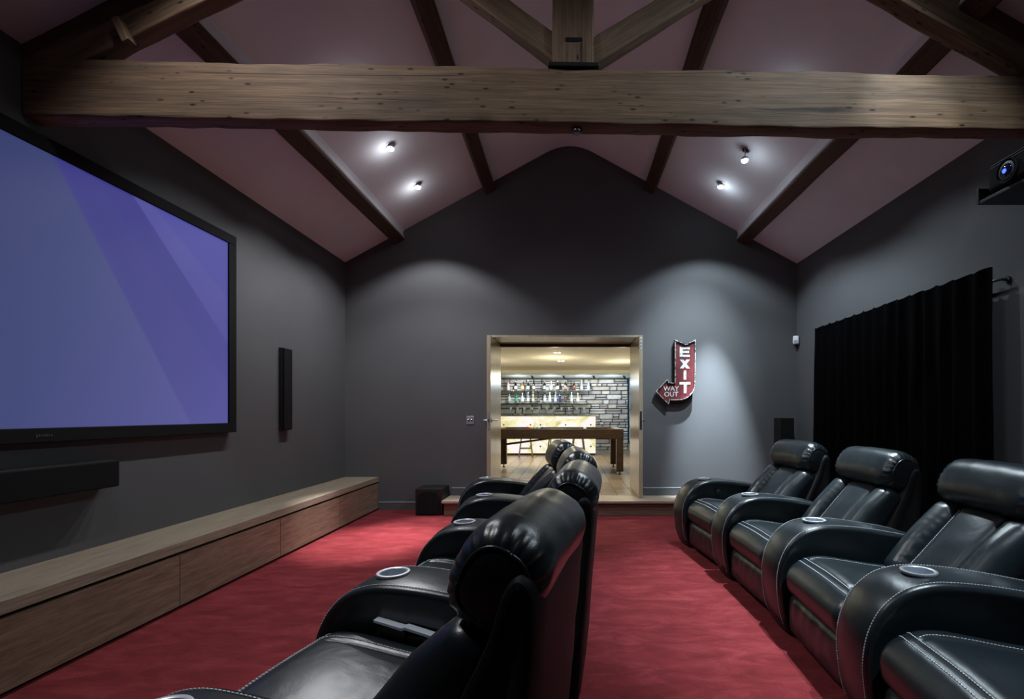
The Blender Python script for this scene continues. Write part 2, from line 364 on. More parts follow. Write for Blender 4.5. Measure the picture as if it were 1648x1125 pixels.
# ------------------------------------------------------------------ purlins
def purlin(px, lab):
    s = 1 if px > 0 else -1; a = math.atan(0.546)
    zc = 4.63 - 0.546 * abs(px)
    e = empty('purlin', (px, YB, zc))
    ny = 46; Ltot = YF + 0.05 - YB
    # local section: t along slope (downhill +), d proud (down)
    def pt(t, d): return (s * (t * math.cos(a) - d * math.sin(a)), -t * math.sin(a) - d * math.cos(a))
    sec = [(-0.07, -0.05), (-0.07, 0.095), (-0.06, 0.11), (0.06, 0.11), (0.072, 0.097), (0.072, -0.05)]
    mb = MB(); v = []; f = []; n = len(sec)
    for i in range(ny + 1):
        y = Ltot * i / ny; wob = 0.010 * nz((y, px * 3, 0), 0.9)
        for (t, d) in sec:
            x, z = pt(t + wob + 0.003 * nz((y, t * 40, d * 40), 2.0), d + 0.006 * nz((y, 9, px), 1.3)); v.append((x, y, z))
    for i in range(ny):
        for k in range(n): f.append((i * n + k, i * n + (k + 1) % n, (i + 1) * n + (k + 1) % n, (i + 1) * n + k))
    f.append(tuple(range(n))); f.append(tuple(range(ny * n, ny * n + n)))
    # object is rotated so that its X runs along the purlin (grain)
    mb.v = [(y, -x, z) for x, y, z in v]; mb.f = f
    mb.build('timber', M['purlin'], e, rot=(0, 0, PI / 2), smooth=True, angle=25)
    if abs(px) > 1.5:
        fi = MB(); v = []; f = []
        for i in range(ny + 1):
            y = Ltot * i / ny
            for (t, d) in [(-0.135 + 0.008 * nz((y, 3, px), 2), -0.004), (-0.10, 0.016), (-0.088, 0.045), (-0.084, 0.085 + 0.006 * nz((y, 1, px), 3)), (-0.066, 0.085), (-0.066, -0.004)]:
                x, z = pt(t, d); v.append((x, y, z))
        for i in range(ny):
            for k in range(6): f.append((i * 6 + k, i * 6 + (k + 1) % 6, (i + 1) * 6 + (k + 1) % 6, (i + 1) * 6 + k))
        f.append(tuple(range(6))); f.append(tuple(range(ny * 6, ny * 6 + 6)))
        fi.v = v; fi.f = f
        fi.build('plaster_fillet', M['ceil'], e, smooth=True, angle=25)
    tag(e, lab, 'beam', 'roof purlins', kind='structure')
purlin(-2.18, 'dark roof purlin nearest the projection screen')
purlin(-1.03, 'dark roof purlin below the ridge on the screen side')
purlin(1.03, 'dark roof purlin below the ridge on the curtain side')
purlin(2.20, 'dark roof purlin nearest the projector')

# ------------------------------------------------------------------ truss
TR = empty('roof_truss', (0.0, 2.54, 0)); TR.rotation_euler = (0, 0, math.atan(0.123 / 5.23))
def timber_obj(name, p0, p1, h, d, mt, seed=0, nseg=40, rough=0.006, y0=0.0, cham=0.02):
    """timber from p0 to p1 (x,z of its centre line), height h across, depth d in y starting at y0 (front)"""
    p0 = Vector((p0[0], 0, p0[1])); p1 = Vector((p1[0], 0, p1[1])); Ln = (p1 - p0).length
    hh = h / 2
    sec = []
    def arc(cy, cz, r, a0, a1, k=4):
        for i in range(k + 1):
            a = a0 + (a1 - a0) * i / k; sec.append((cy + r * math.cos(a), cz + r * math.sin(a)))
    c = cham
    arc(c * 0.6, -hh + c * 0.6, c * 0.6, PI, 1.5 * PI)
    sec.append((d * 0.5, -hh))
    arc(d - c, -hh + c, c, 1.5 * PI, 2 * PI)
    sec.append((d, 0))
    arc(d - c, hh - c, c, 0, PI / 2)
    sec.append((d * 0.5, hh))
    arc(c * 0.4, hh - c * 0.4, c * 0.4, PI / 2, PI)
    for z in (0.5, 0.0, -0.5): sec.append((0, hh * z))
    n = len(sec); v = []; f = []
    for i in range(nseg + 1):
        x = Ln * i / nseg
        for (y, z) in sec:
            k = rough * (nz((x + seed * 7, y * 6, z * 6), 2.2) + 0.6 * nz((x + seed * 3, y * 9, z * 9), 7))
            g = rough * 1.3 * nz((x * 0.8 + seed, 5 if z > 0 else 11, 0), 1.4)
            v.append((x, y + k * (1 if y > d / 2 else -1), z + (k + g) * (1 if z > 0 else -1)))
    for i in range(nseg):
        for k in range(n): f.append((i * n + k, i * n + (k + 1) % n, (i + 1) * n + (k + 1) % n, (i + 1) * n + k))
    f.append(tuple(range(n))); f.append(tuple(range(nseg * n, nseg * n + n)))
    mb = MB(); mb.v = v; mb.f = f
    me = mb.mesh(name, True, angle=50)
    ang = math.atan2(p1.z - p0.z, p1.x - p0.x)
    return link(name, me, mt, TR, (p0.x, y0, p0.z), (0, -ang, 0))
beam = timber_obj('tie_beam', (-2.80, 2.872), (2.86, 2.872), 0.292, 0.11, M['timber'], 3, 150, 0.007)
MB().lathe([(0.030, 0.0), (0.028, -0.012), (0.016, -0.02)], (0.04, 0.06, -0.147), 14).build('iron_bolt', M['steel_dark'], None).parent = beam
bpy.data.objects['iron_bolt'].location = (2.80, 0, 0)
kp = timber_obj('king_post', (0.02, 3.02), (0.02, 4.5), 0.222, 0.13, M['timber'], 8, 30, 0.005, 0.0)
MB().box(0.135, 0.155, -0.004, 0.0, -0.045, 0.042).build('mortise_slot', M['black'], kp)
MB().box(0.0, 0.132, -0.0045, 0.0, -0.042, -0.040).build('joint_line', M['black'], kp)
MB().box(0.0, 0.022, -0.012, 0.13, -0.135, 0.135).build('shadow_gap', M['black'], kp, bevel=0.004)  # shade at the foot of the post, put in as a black strip
timber_obj('principal_rafter', (-2.80, 2.99), (-0.02, 4.47), 0.235, 0.10, M['timber'], 12, 60, 0.006, 0.004)
timber_obj('principal_rafter', (2.86, 2.96), (0.06, 4.47), 0.235, 0.10, M['timber'], 15, 60, 0.006, 0.004)
timber_obj('strut', (0.0, 3.08), (-1.02, 3.83), 0.125, 0.085, M['timber'], 21, 24, 0.004, 0.02)
timber_obj('strut', (0.04, 3.07), (1.10, 3.74), 0.125, 0.085, M['timber'], 25, 24, 0.004, 0.02)
timber_obj('cleat', (-2.30, 3.20), (-2.245, 3.085), 0.036, 0.055, M['timber'], 31, 4, 0.0005, -0.05, 0.006)
tag(TR, 'weathered timber roof truss with king post spanning the room', 'roof truss', kind='structure')

# ================================================================== SCREEN WALL
def emis(name, col, strength):
    m = bpy.data.materials.new(name); m.use_nodes = True
    b = m.node_tree.nodes['Principled BSDF']; b.inputs['Base Color'].default_value = (0.02, 0.02, 0.02, 1)
    b.inputs['Emission Color'].default_value = (*col, 1); b.inputs['Emission Strength'].default_value = strength
    return m
SY0, SY1, SZ0, SZ1 = 1.12, 3.985, 1.05, 2.655
e = empty('projection_screen', (XL, (SY0 + SY1) / 2, SZ0)); hw = (SY1 - SY0) / 2; hz = SZ1 - SZ0
fr = MB()
MB().box(0.001, 0.065, -hw, hw, 0.0, 0.075).build('frame_rail', M['grille'], e, bevel=0.004)
MB().box(0.001, 0.065, -hw, hw, hz - 0.075, hz).build('frame_rail', M['grille'], e, bevel=0.004)
MB().box(0.001, 0.065, hw - 0.085, hw, 0.0755, hz - 0.0755).build('frame_stile', M['grille'], e, bevel=0.004)
MB().box(0.001, 0.065, -hw, -hw + 0.085, 0.0755, hz - 0.0755).build('frame_stile', M['grille'], e, bevel=0.004)
m = emis('screen_picture', (0.1, 0.1, 0.3), 0.66)
t = N(m, 'ShaderNodeTexCoord'); sp = N(m, 'ShaderNodeSeparateXYZ'); L(m, t.outputs['Object'], sp.inputs[0])
def lin(a, b, c):      # a*y + b*z + c
    n1 = N(m, 'ShaderNodeMath', operation='MULTIPLY'); L(m, sp.outputs[1], n1.inputs[0]); n1.inputs[1].default_value = a
    n2 = N(m, 'ShaderNodeMath', operation='MULTIPLY_ADD'); L(m, sp.outputs[2], n2.inputs[0]); n2.inputs[1].default_value = b; L(m, n1.outputs[0], n2.inputs[2])
    n3 = N(m, 'ShaderNodeMath', operation='ADD'); L(m, n2.outputs[0], n3.inputs[0]); n3.inputs[1].default_value = c
    return n3.outputs[0]
def thru(p, q, soft=0.012):    # 0 left of the line p-q, 1 right; p,q in world (y,z)
    cy, cz = (SY0 + SY1) / 2, SZ0
    (y0, z0), (y1, z1) = (p[0] - cy, p[1] - cz), (q[0] - cy, q[1] - cz)
    a, b = -(z1 - z0), (y1 - y0); ln = math.hypot(a, b); a, b = a / ln, b / ln
    sck = lin(a, b, -(a * y0 + b * z0))
    r = N(m, 'ShaderNodeMapRange', interpolation_type='SMOOTHSTEP'); r.inputs[1].default_value = -soft; r.inputs[2].default_value = soft; L(m, sck, r.inputs[0])
    return r.outputs[0]
grad = N(m, 'ShaderNodeMapRange'); grad.inputs[1].default_value = -1.0; grad.inputs[2].default_value = 1.5; L(m, lin(1.0, -0.35, 0.35), grad.inputs[0])
base = ramp(m, grad.outputs[0], [(0.0, (0.030, 0.040, 0.145)), (0.45, (0.062, 0.080, 0.245)), (1.0, (0.135, 0.135, 0.44))])
zf = N(m, 'ShaderNodeMapRange'); zf.inputs[1].default_value = 0.1; zf.inputs[2].default_value = 1.5; zf.inputs[3].default_value = 1.0; zf.inputs[4].default_value = 0.25; L(m, sp.outputs[2], zf.inputs[0])
def fade(fac, k):
    n1 = N(m, 'ShaderNodeMath', operation='MULTIPLY'); L(m, fac, n1.inputs[0])
    n2 = N(m, 'ShaderNodeMapRange'); n2.inputs[1].default_value = 0.0; n2.inputs[2].default_value = 1.55; n2.inputs[3].default_value = k * 0.25; n2.inputs[4].default_value = k; L(m, sp.outputs[2], n2.inputs[0])
    L(m, n2.outputs[0], n1.inputs[1]); return n1.outputs[0]
c = mix(m, fade(thru((2.57, 2.59), (3.53, 1.11)), 0.85), base, (0.052, 0.044, 0.31))
c = mix(m, fade(thru((2.80, 2.59), (3.90, 1.45), 0.02), 0.25), c, (0.040, 0.036, 0.30))
c = mix(m, fade(thru((3.05, 2.58), (3.92, 1.75)), 0.60), c, (0.130, 0.125, 0.50))
c = mix(m, fade(thru((3.20, 2.58), (3.92, 2.12), 0.008), 0.55), c, (0.070, 0.066, 0.42))
L(m, c, m.node_tree.nodes['Principled BSDF'].inputs['Emission Color'])
MB().box(0.012, 0.052, -hw + 0.0855, hw - 0.0855, 0.076, hz - 0.076).build('picture', m, e)
lg = MB()
for k in range(7): lg.box(0.0655, 0.067, 2.485 - (SY0 + SY1) / 2 + k * 0.012, 2.485 - (SY0 + SY1) / 2 + k * 0.012 + 0.008, 0.03 - (0.006 if k == 0 else 0), 0.044)
lg.build('maker_lettering', M['steel_dark'], e)
tag(e, 'large black-framed projection screen showing a blue picture', 'screen')
def speaker(name, lab, b, face, cat='speaker'):
    x0, x1, y0, y1, z0, z1 = b; cx, cy = (x0 + x1) / 2, (y0 + y1) / 2; e = empty(name, (cx, cy, z0)); hx, hy, h = (x1 - x0) / 2, (y1 - y0) / 2, z1 - z0
    if face == 'x':
        MB().box(-hx, hx - 0.018, -hy, hy, 0, h).build('cabinet', M['black'], e, bevel=0.003)
        MB().box(hx - 0.0175, hx, -hy + 0.004, hy - 0.004, 0.004, h - 0.004).build('grille', M['grille'], e, bevel=0.006)
    else:
        MB().box(-hx, hx, -hy + 0.018, hy, 0, h).build('cabinet', M['black'], e, bevel=0.003)
        MB().box(-hx + 0.004, hx - 0.004, -hy, -hy + 0.0175, 0.004, h - 0.004).build('grille', M['grille'], e, bevel=0.006)
    tag(e, lab, cat); return e
speaker('wall_speaker', 'slim upright black speaker on the wall beside the screen', (XL + 0.001, XL + 0.055, 4.665, 4.81, 1.04, 1.84), 'x')
speaker('centre_speaker', 'long flat black speaker on the wall below the screen', (XL + 0.001, XL + 0.115, 1.85, 2.90, 0.765, 0.925), 'x')
speaker('tower_speaker', 'black tower speaker in the corner behind the far recliner', (2.545, 2.715, 5.84, 6.03, 0.0, 1.15), 'y')

# bench: units + worktop
BX = -2.39
ys = [6.04, 5.02, 3.995, 2.965, 1.93]
labs = ['oak bench unit at the far end, touching the gable wall', 'oak bench unit second from the gable wall',
        'oak bench unit third from the gable wall', 'oak bench unit nearest the camera, below the centre speaker']
for k in range(4):
    y1, y0 = ys[k], ys[k + 1]; e = empty('bench_unit', ((XL + BX) / 2, (y0 + y1) / 2, 0)); hx = (BX - XL) / 2; hy = (y1 - y0) / 2
    MB().box(-hx + 0.001, hx - 0.06, -hy + 0.001, hy - 0.001, 0.0, 0.03).build('plinth', M['black'], e)
    MB().box(-hx + 0.001, hx - 0.035, -hy + 0.001, hy - 0.001, 0.0305, 0.352).build('carcass', M['table_wood'], e)
    MB().box(hx - 0.022, hx, -hy + 0.0025, hy - 0.0025, 0.022, 0.335).build('drop_door', M['oak'], e, bevel=0.0015)
    tag(e, labs[k], 'cabinet', 'oak bench units along the screen wall')
o = MB().box(XL + 0.001, BX + 0.004, -2.055, 2.055, 0.3535, 0.412).build('long_worktop', M['oak_lit_top'], None, loc=(0, 3.985, 0), bevel=0.002)
tag(o, 'long lit-toned oak top running over the low bench units', 'worktop')

# subwoofer
e = empty('subwoofer', (-1.663, 5.865, 0)); hx = 0.158
MB().box(-hx, hx, -0.165, 0.17, 0.006, 0.315).build('cabinet', M['black'], e, bevel=0.004)
pts = []
for k in range(0, 13): a = PI * k / 12; pts.append((0.138 * math.cos(a), 0.16 + 0.128 * (math.sin(a)) ** 0.6))
pts += [(-0.138, 0.02), (0.138, 0.02)]
MB().prism(pts, -0.176, -0.1655).build('grille', M['grille'], e, bevel=0.002)
MB().lathe([(0.0, -0.170), (0.008, -0.170), (0.008, -0.1655)], (0.128, 0, 0.028), 12, 'y').build('badge', M['chrome'], e, smooth=True)
for sx in (-0.12, 0.12):
    for sy in (-0.13, 0.13): MB().lathe([(0.014, 0), (0.014, 0.0055)], (sx, sy, 0), 10).build('foot', M['black'], e)
tag(e, 'black cube subwoofer on the carpet beside the doorstep', 'subwoofer')

# switch plate
e = empty('switch_plate', (-1.244, YF, 1.12))
MB().box(-0.047, 0.047, -0.009, -0.001, -0.05, 0.05).build('plate', M['chrome'], e, bevel=0.002)
for sx in (-0.02, 0.02):
    sw = MB().lathe([(0.011, -0.014), (0.011, -0.009)], (sx, 0, 0.0), 14, 'y').build('collar', M['steel_dark'], e, smooth=True)
    MB().tube([(sx, -0.012, 0.0), (sx, -0.034, 0.012)], 0.005, 8).build('toggle', M['chrome'], sw, smooth=True)
tag(e, 'square steel switch plate with two toggles beside the door', 'light switch')
# sensor
e = empty('alarm_sensor', (2.80, 5.985, 2.06))
me = rbox(0.068, 0.045, 0.105, 0.014, (3, 3, 3)).mesh('body', True, angle=180)
link('body', me, M['white_plastic'], e, (0, 0, 0.052), (0, 0, math.radians(-35)))
MB().box(-0.022, 0.022, -0.026, -0.0228, 0.012, 0.05).build('lens', M['edge_paint'], e, rot=(0, 0, math.radians(-35)), bevel=0.001)
MB().box(-0.012, 0.038, 0.005, 0.062, 0.03, 0.07).build('bracket', M['white_plastic'], e)
tag(e, 'small white alarm sensor high in the wall corner', 'alarm sensor')

# ------------------------------------------------------------------ exit sign
e = empty('exit_sign', (1.29, YF, 1.30))
def sp_(zx, zy):   # zoomed sign drawing -> local x,z (metres)
    px, py = 1040 + zx / 8.04, 530 + zy / 8.04
    return ((px - 917) * 5.96 / 778 - 1.29, 1.2 + (666 - py) * 5.96 / 778 - 1.30)
arcp = [(632, 700), (628, 760), (605, 815), (565, 862), (520, 893), (470, 912), (400, 917)]
outl = [sp_(*p) for p in [(372, 130), (388, 140), (515, 195), (625, 140), (640, 130)] + arcp + [(305, 915), (300, 955), (286, 968), (125, 805), (280, 640), (298, 690), (372, 690)]]
m_red = M['sign_red'] = mat('worn_red_enamel', (0.17, 0.018, 0.024), 0.5)
n = N(m_red, 'ShaderNodeTexNoise', Scale=30.0, Detail=5.0); L(m_red, coords(m_red), n.inputs[0])
setc(m_red, ramp(m_red, n.outputs[0], [(0.3, (0.07, 0.009, 0.011)), (0.6, (0.135, 0.015, 0.019))]))
m_w = M['sign_white'] = mat('worn_white_enamel', (0.62, 0.64, 0.62), 0.5)
n = N(m_w, 'ShaderNodeTexNoise', Scale=60.0, Detail=4.0); L(m_w, coords(m_w), n.inputs[0])
setc(m_w, ramp(m_w, n.outputs[0], [(0.36, (0.16, 0.12, 0.11)), (0.45, (0.60, 0.62, 0.60))]))
m_r = M['sign_rim'] = mat('worn_metal_rim', (0.4, 0.38, 0.37), 0.45, 0.3)
n = N(m_r, 'ShaderNodeTexNoise', Scale=45.0, Detail=3.0); L(m_r, coords(m_r), n.inputs[0])
setc(m_r, ramp(m_r, n.outputs[0], [(0.42, (0.03, 0.02, 0.02)), (0.5, (0.55, 0.54, 0.54))]))
MB().prism(outl, -0.062, -0.03).build('face', m_red, e)
n_ = len(outl); rim = MB()
def inset(poly, d):
    out = []; m_ = len(poly)
    area = sum(poly[i][0] * poly[(i + 1) % m_][1] - poly[(i + 1) % m_][0] * poly[i][1] for i in range(m_)); sg = 1 if area > 0 else -1
    for i in range(m_):
        p0, p1, p2 = Vector(poly[i - 1]), Vector(poly[i]), Vector(poly[(i + 1) % m_])
        a = (p1 - p0).normalized(); b = (p2 - p1).normalized(); na = Vector((-a.y, a.x)) * sg; nb = Vector((-b.y, b.x)) * sg
        k = na + nb; k = k / max(0.35, k.dot(na)); out.append(tuple(p1 + k * d))
    return out
inn = inset(outl, 0.008)
for i in range(n_):
    j = (i + 1) % n_
    a, b, c, d = outl[i], outl[j], inn[j], inn[i]
    rim.add([(a[0], -0.09, a[1]), (b[0], -0.09, b[1]), (c[0], -0.09, c[1]), (d[0], -0.09, d[1]), (a[0], -0.028, a[1]), (b[0], -0.028, b[1]), (c[0], -0.028, c[1]), (d[0], -0.028, d[1])],
            [(0, 1, 2, 3), (4, 7, 6, 5), (0, 4, 5, 1), (2, 6, 7, 3)])
rim.build('rim', m_r, e)
box_obj('wall_spacer', M['steel_dark'], (0.02, 0.12, -0.03, -0.001, 0.15, 0.75), e)
def letter(name, polys):
    mb = MB()
    for k, p in enumerate(polys): mb.prism([sp_(*q) for q in p], -0.066 - 0.0003 * k, -0.0622)
    mb.build(name, m_w, e)
letter('letter_e', [[(438, 222), (478, 228), (478, 352), (438, 352)], [(470, 232), (570, 228), (570, 256), (470, 256)], [(470, 276), (560, 276), (560, 302), (470, 302)], [(470, 326), (572, 326), (572, 354), (470, 354)]])
letter('letter_x', [[(440, 388), (486, 388), (572, 505), (526, 505)], [(526, 388), (572, 388), (486, 505), (440, 505)]])
letter('letter_i', [[(490, 530), (524, 530), (524, 648), (490, 648)]])
letter('letter_t', [[(436, 682), (578, 682), (578, 714), (436, 714)], [(492, 705), (528, 705), (528, 828), (492, 828)]])
def text_obj(txt, name, size, loc, rot, mt, parent, ext=0.001):
    cu = bpy.data.curves.new(name, 'FONT'); cu.body = txt; cu.size = size; cu.align_x = 'CENTER'; cu.align_y = 'CENTER'; cu.extrude = ext; cu.resolution_u = 3; cu.offset = size * 0.012
    tmp = bpy.data.objects.new(name, cu); COL.objects.link(tmp)
    me = bpy.data.meshes.new_from_object(tmp.evaluated_get(bpy.context.evaluated_depsgraph_get()))
    bpy.data.objects.remove(tmp); me.name = name
    return link(name, me, mt, parent, loc, rot)
for txt, zy in (('WAY', 768), ('OUT', 842)):
    x, z = sp_(328, zy); text_obj(txt, 'lettering', 0.082, (x, -0.0645, z), (PI / 2, 0, 0), m_w, e)
tag(e, 'red arrow-shaped metal sign reading EXIT and WAY OUT on the gable wall', 'sign')

# ------------------------------------------------------------------ curtain + rail
e = empty('curtain_rail', (2.78, 4.2, 2.07))
MB().tube([(0.055, -1.07, 0.0), (0.01, -1.07, 0.0), (0.0, -1.05, 0), (0.0, 1.1, 0)], 0.009, 10).build('pole', M['steel_dark'], e, smooth=True)
for yy in (-1.07, 1.05): MB().lathe([(0.022, 0.0), (0.022, 0.012)], (0.045, yy, 0), 14, 'x').build('wall_bracket', M['steel_dark'], e, smooth=True)
tag(e, 'thin dark curtain rail on the wall above the recliners', 'curtain rail')
cv = []; cf = []; NY, NZc = 240, 26; CY0, CY1, CZ0, CZ1 = 3.12, 5.36, 0.03, 2.145
for layer in (0, 1):
    for i in range(NY + 1):
        s = i / NY
        for k in range(NZc + 1):
            h = k / NZc; z = CZ0 + (CZ1 - CZ0) * h + (0.010 * math.sin(s * 95) if k == NZc else 0)
            flare = 1 + 0.02 * (1 - h)
            y = (CY0 + CY1) / 2 + (s - 0.5) * (CY1 - CY0) * flare + 0.01 * nz((s * 30, h * 2, 1), 1)
            amp = 0.030 - 0.012 * h
            ph = s * 30 * 2 * PI / 2 + 1.3 * nz((s * 9, h * 1.2, 0), 1)
            x = 2.715 + amp * math.sin(ph) + 0.012 * nz((s * 40, h * 3, 2), 1) + layer * 0.006
            cv.append((x - 2.715, y - 4.24, z - CZ0))
ns = (NY + 1) * (NZc + 1)
def ci(l, i, k): return l * ns + i * (NZc + 1) + k
for i in range(NY):
    for k in range(NZc):
        cf.append((ci(0, i, k), ci(0, i, k + 1), ci(0, i + 1, k + 1), ci(0, i + 1, k))); cf.append((ci(1, i, k), ci(1, i + 1, k), ci(1, i + 1, k + 1), ci(1, i, k + 1)))
    cf.append((ci(0, i, NZc), ci(1, i, NZc), ci(1, i + 1, NZc), ci(0, i + 1, NZc))); cf.append((ci(0, i, 0), ci(0, i + 1, 0), ci(1, i + 1, 0), ci(1, i, 0)))
for i in (0, NY):
    for k in range(NZc): cf.append((ci(0, i, k), ci(1, i, k), ci(1, i, k + 1), ci(0, i, k + 1)))
mb = MB(); mb.v = cv; mb.f = cf
o = mb.build('curtain', M['velvet'], None, loc=(2.715, 4.24, CZ0), smooth=True, angle=60)
tag(o, 'heavy black pleated curtain hanging behind the back-row recliners', 'curtain')

# ------------------------------------------------------------------ projector
e = empty('projector', (2.66, 2.68, 2.475))
me = rbox(0.36, 0.40, 0.15, 0.03, (4, 4, 3)).mesh('body', True, angle=180); link('body', me, M['grille'], e, (0, 0, 0.107))
ring = MB().lathe([(0.066, -0.008), (0.068, -0.02), (0.060, -0.022), (0.052, -0.010)], (-0.178, 0.05, 0.10), 28, 'x').build('lens_ring', M['grille'], e, smooth=True)
MB().lathe([(0.050, -0.008), (0.049, -0.018), (0.042, -0.020)], (-0.178, 0.05, 0.10), 28, 'x').build('lens_barrel', M['black'], ring, smooth=True)
lens = MB().lathe([(0.041, -0.012), (0.036, -0.023), (0.025, -0.030), (0.012, -0.033)], (-0.178, 0.05, 0.10), 24, 'x')
mg = mat('lens_glass', (0.004, 0.005, 0.02), 0.05); lens.build('lens', mg, ring, smooth=True)
MB().lathe([(0.013, -0.0335), (0.009, -0.036)], (-0.178, 0.046, 0.094), 16, 'x').build('lamp_glow', emis('lens_light', (0.02, 0.05, 1.0), 6.0), ring)
for zz in (0.165, 0.178): MB().box(-0.1815, -0.17, -0.18, 0.17, zz, zz + 0.003).build('vent_line', M['steel_dark'], e)
MB().box(-0.17, 0.175, -0.22, 0.26, 0.0, 0.018).build('shelf', M['black'], e, bevel=0.002)
MB().box(-0.175, 0.175, 0.26, 0.275, 0.0, 0.095).build('shelf_end', M['black'], e, bevel=0.002)
for sx in (-0.12, 0.12):
    for sy in (-0.15, 0.15): MB().lathe([(0.018, 0.0185), (0.018, 0.032)], (sx, sy, 0), 10).build('foot', M['black'], e)
tag(e, 'black projector with a blue glowing lens on a wall shelf', 'projector')

# ------------------------------------------------------------------ ceiling spots
m_lamp = emis('lamp_glass', (0.86, 0.95, 1.0), 14.0)
def ceiling_spot(x, y, lab, drop=0.0, lean=(0, 0)):
    z = ceil_z(x); s = 1 if x > 0 else -1; a = math.atan(0.546) * s
    e = empty('ceiling_spotlight', (x, y, z)); e.rotation_euler = (0, a, 0)
    MB().lathe([(0.036, 0.004), (0.046, 0.0), (0.046, -0.006), (0.040, -0.009), (0.034, -0.006), (0.034, 0.03)], (0, 0, 0), 26).build('trim_ring', M['chrome'], e, smooth=True)
    if drop:
        MB().lathe([(0.033, 0.0), (0.033, 0.002)], (0, 0, 0), 20).build('open_recess', M['black'], e)
    g = empty('gimbal', (0, 0, -0.012), 0, e); g.rotation_euler = (lean[0], -a + lean[1], 0)
    if drop:
        MB().tube([(0, 0, 0.015), (0.006, 0, -0.03), (-0.004, 0.0, -drop)], 0.006, 8).build('flex', M['white_plastic'], g, smooth=True)
    MB().lathe([(0.014, 0.014 - drop), (0.028, 0.004 - drop), (0.034, -0.016 - drop), (0.034, -0.020 - drop), (0.0315, -0.020 - drop)], (0, 0, 0), 22).build('lamp_body', M['chrome'], g, smooth=True)
    MB().lathe([(0.0312, -0.0203 - drop), (0.0300, -0.030 - drop), (0.024, -0.038 - drop), (0.012, -0.043 - drop)], (0, 0, 0), 22).build('lamp_face', m_lamp, g, smooth=True)
    tag(e, lab, 'spotlight', 'ceiling spotlights')
ceiling_spot(-1.68, 4.52, 'glowing ceiling spotlight nearest the tie beam on the screen side')
ceiling_spot(-1.67, 5.30, 'glowing ceiling spotlight nearest the gable on the screen side')
ceiling_spot(1.67, 4.60, 'ceiling spotlight dangling from its ring on the curtain side', 0.075)
ceiling_spot(1.66, 5.30, 'glowing ceiling spotlight nearest the gable on the curtain side')

# ================================================================== RECLINERS
DASH = 0.0075
def stitch(paths, name, parent, step=0.0115):
    """paths: lists of (point, normal); little thread dashes along them"""
    mb = MB()
    for path in paths:
        pts = [Vector(p) for p, _ in path]; nr = [Vector(n).normalized() for _, n in path]
        d = [0.0]
        for i in range(1, len(pts)): d.append(d[-1] + (pts[i] - pts[i - 1]).length)
        s = step / 2; i = 0
        while s < d[-1]:
            while i < len(d) - 2 and d[i + 1] < s: i += 1
            t = (s - d[i]) / max(1e-9, d[i + 1] - d[i]); p = pts[i].lerp(pts[i + 1], t); n = nr[i].lerp(nr[i + 1], t).normalized()
            tg = (pts[i + 1] - pts[i]).normalized(); b = n.cross(tg).normalized()
            c = p + n * 0.0008; hl, hb, hn = DASH / 2, 0.0013, 0.0011
            v = [c + tg * hl * a + b * hb * q + n * hn * r for r in (-1, 1) for (a, q) in ((-1, -1), (1, -1), (1, 1), (-1, 1))]
            mb.add(v, [(0, 3, 2, 1), (4, 5, 6, 7), (0, 1, 5, 4), (1, 2, 6, 5), (2, 3, 7, 6), (3, 0, 4, 7)])
            s += step
    o = mb.build(name, M['thread'], parent); o['kind'] = 'stuff'; return o
AW = 0.128
arm_prof = catmull([(0.055, 0.02), (0.022, 0.10), (0.004, 0.21), (0.0, 0.31), (0.018, 0.405), (0.062, 0.492), (0.135, 0.558), (0.225, 0.588), (0.32, 0.592), (0.45, 0.582), (0.60, 0.560), (0.75, 0.530), (0.83, 0.495), (0.87, 0.43), (0.88, 0.30), (0.87, 0.02)], 5)
def offset_prof(prof, d):
    n = len(prof); out = []
    for i in range(n):
        a = Vector(prof[max(0, i - 1)]); b = Vector(prof[min(n - 1, i + 1)]); t = (b - a).normalized(); nrm = Vector((-t.y, t.x))
        out.append((prof[i][0] + nrm.x * d, max(0.018 if i in (0, n - 1) else 0.018, prof[i][1] + nrm.y * d)))
    return out
def arm_mesh():
    ring = [(-AW + 0.004, -0.030), (-AW, -0.020), (-AW + 0.001, -0.012), (-AW + 0.006, -0.005), (-AW + 0.010, -0.008), (-AW + 0.014, -0.002), (-AW + 0.03, 0.002), (-0.05, 0.006), (0.0, 0.008)]
    ring = ring + [(-y, d) for y, d in reversed(ring[:-1])]
    v = []; f = []; n = len(arm_prof)
    for y, d in ring:
        for (u, z) in offset_prof(arm_prof, d): v.append((u, y, z))
    for i in range(len(ring) - 1):
        for k in range(n): f.append((i * n + k, i * n + (k + 1) % n, (i + 1) * n + (k + 1) % n, (i + 1) * n + k))
    f.append(tuple(range(n))); f.append(tuple(range((len(ring) - 1) * n, len(ring) * n)))
    mb = MB(); mb.v = v; mb.f = f; return mb.mesh('armrest', True, angle=55)
ARM_ME = arm_mesh()
def bore_cup_hole(me):
    """the cup well is cut into the arm"""
    a = bpy.data.objects.new('arm_tmp', me); COL.objects.link(a)
    c = bpy.data.objects.new('cutter_tmp', MB().lathe([(0.0535, 0.520), (0.0535, 0.70)], (0.25, 0, 0), 40).mesh('cutter_tmp')); COL.objects.link(c)
    b = a.modifiers.new('bore', 'BOOLEAN'); b.operation = 'DIFFERENCE'; b.solver = 'EXACT'; b.object = c
    out = bpy.data.meshes.new_from_object(a.evaluated_get(bpy.context.evaluated_depsgraph_get()))
    bpy.data.objects.remove(a); bpy.data.objects.remove(c)
    out.name = 'armrest'; out.set_sharp_from_angle(angle=math.radians(50)); return out
ARM_ME = bore_cup_hole(ARM_ME)
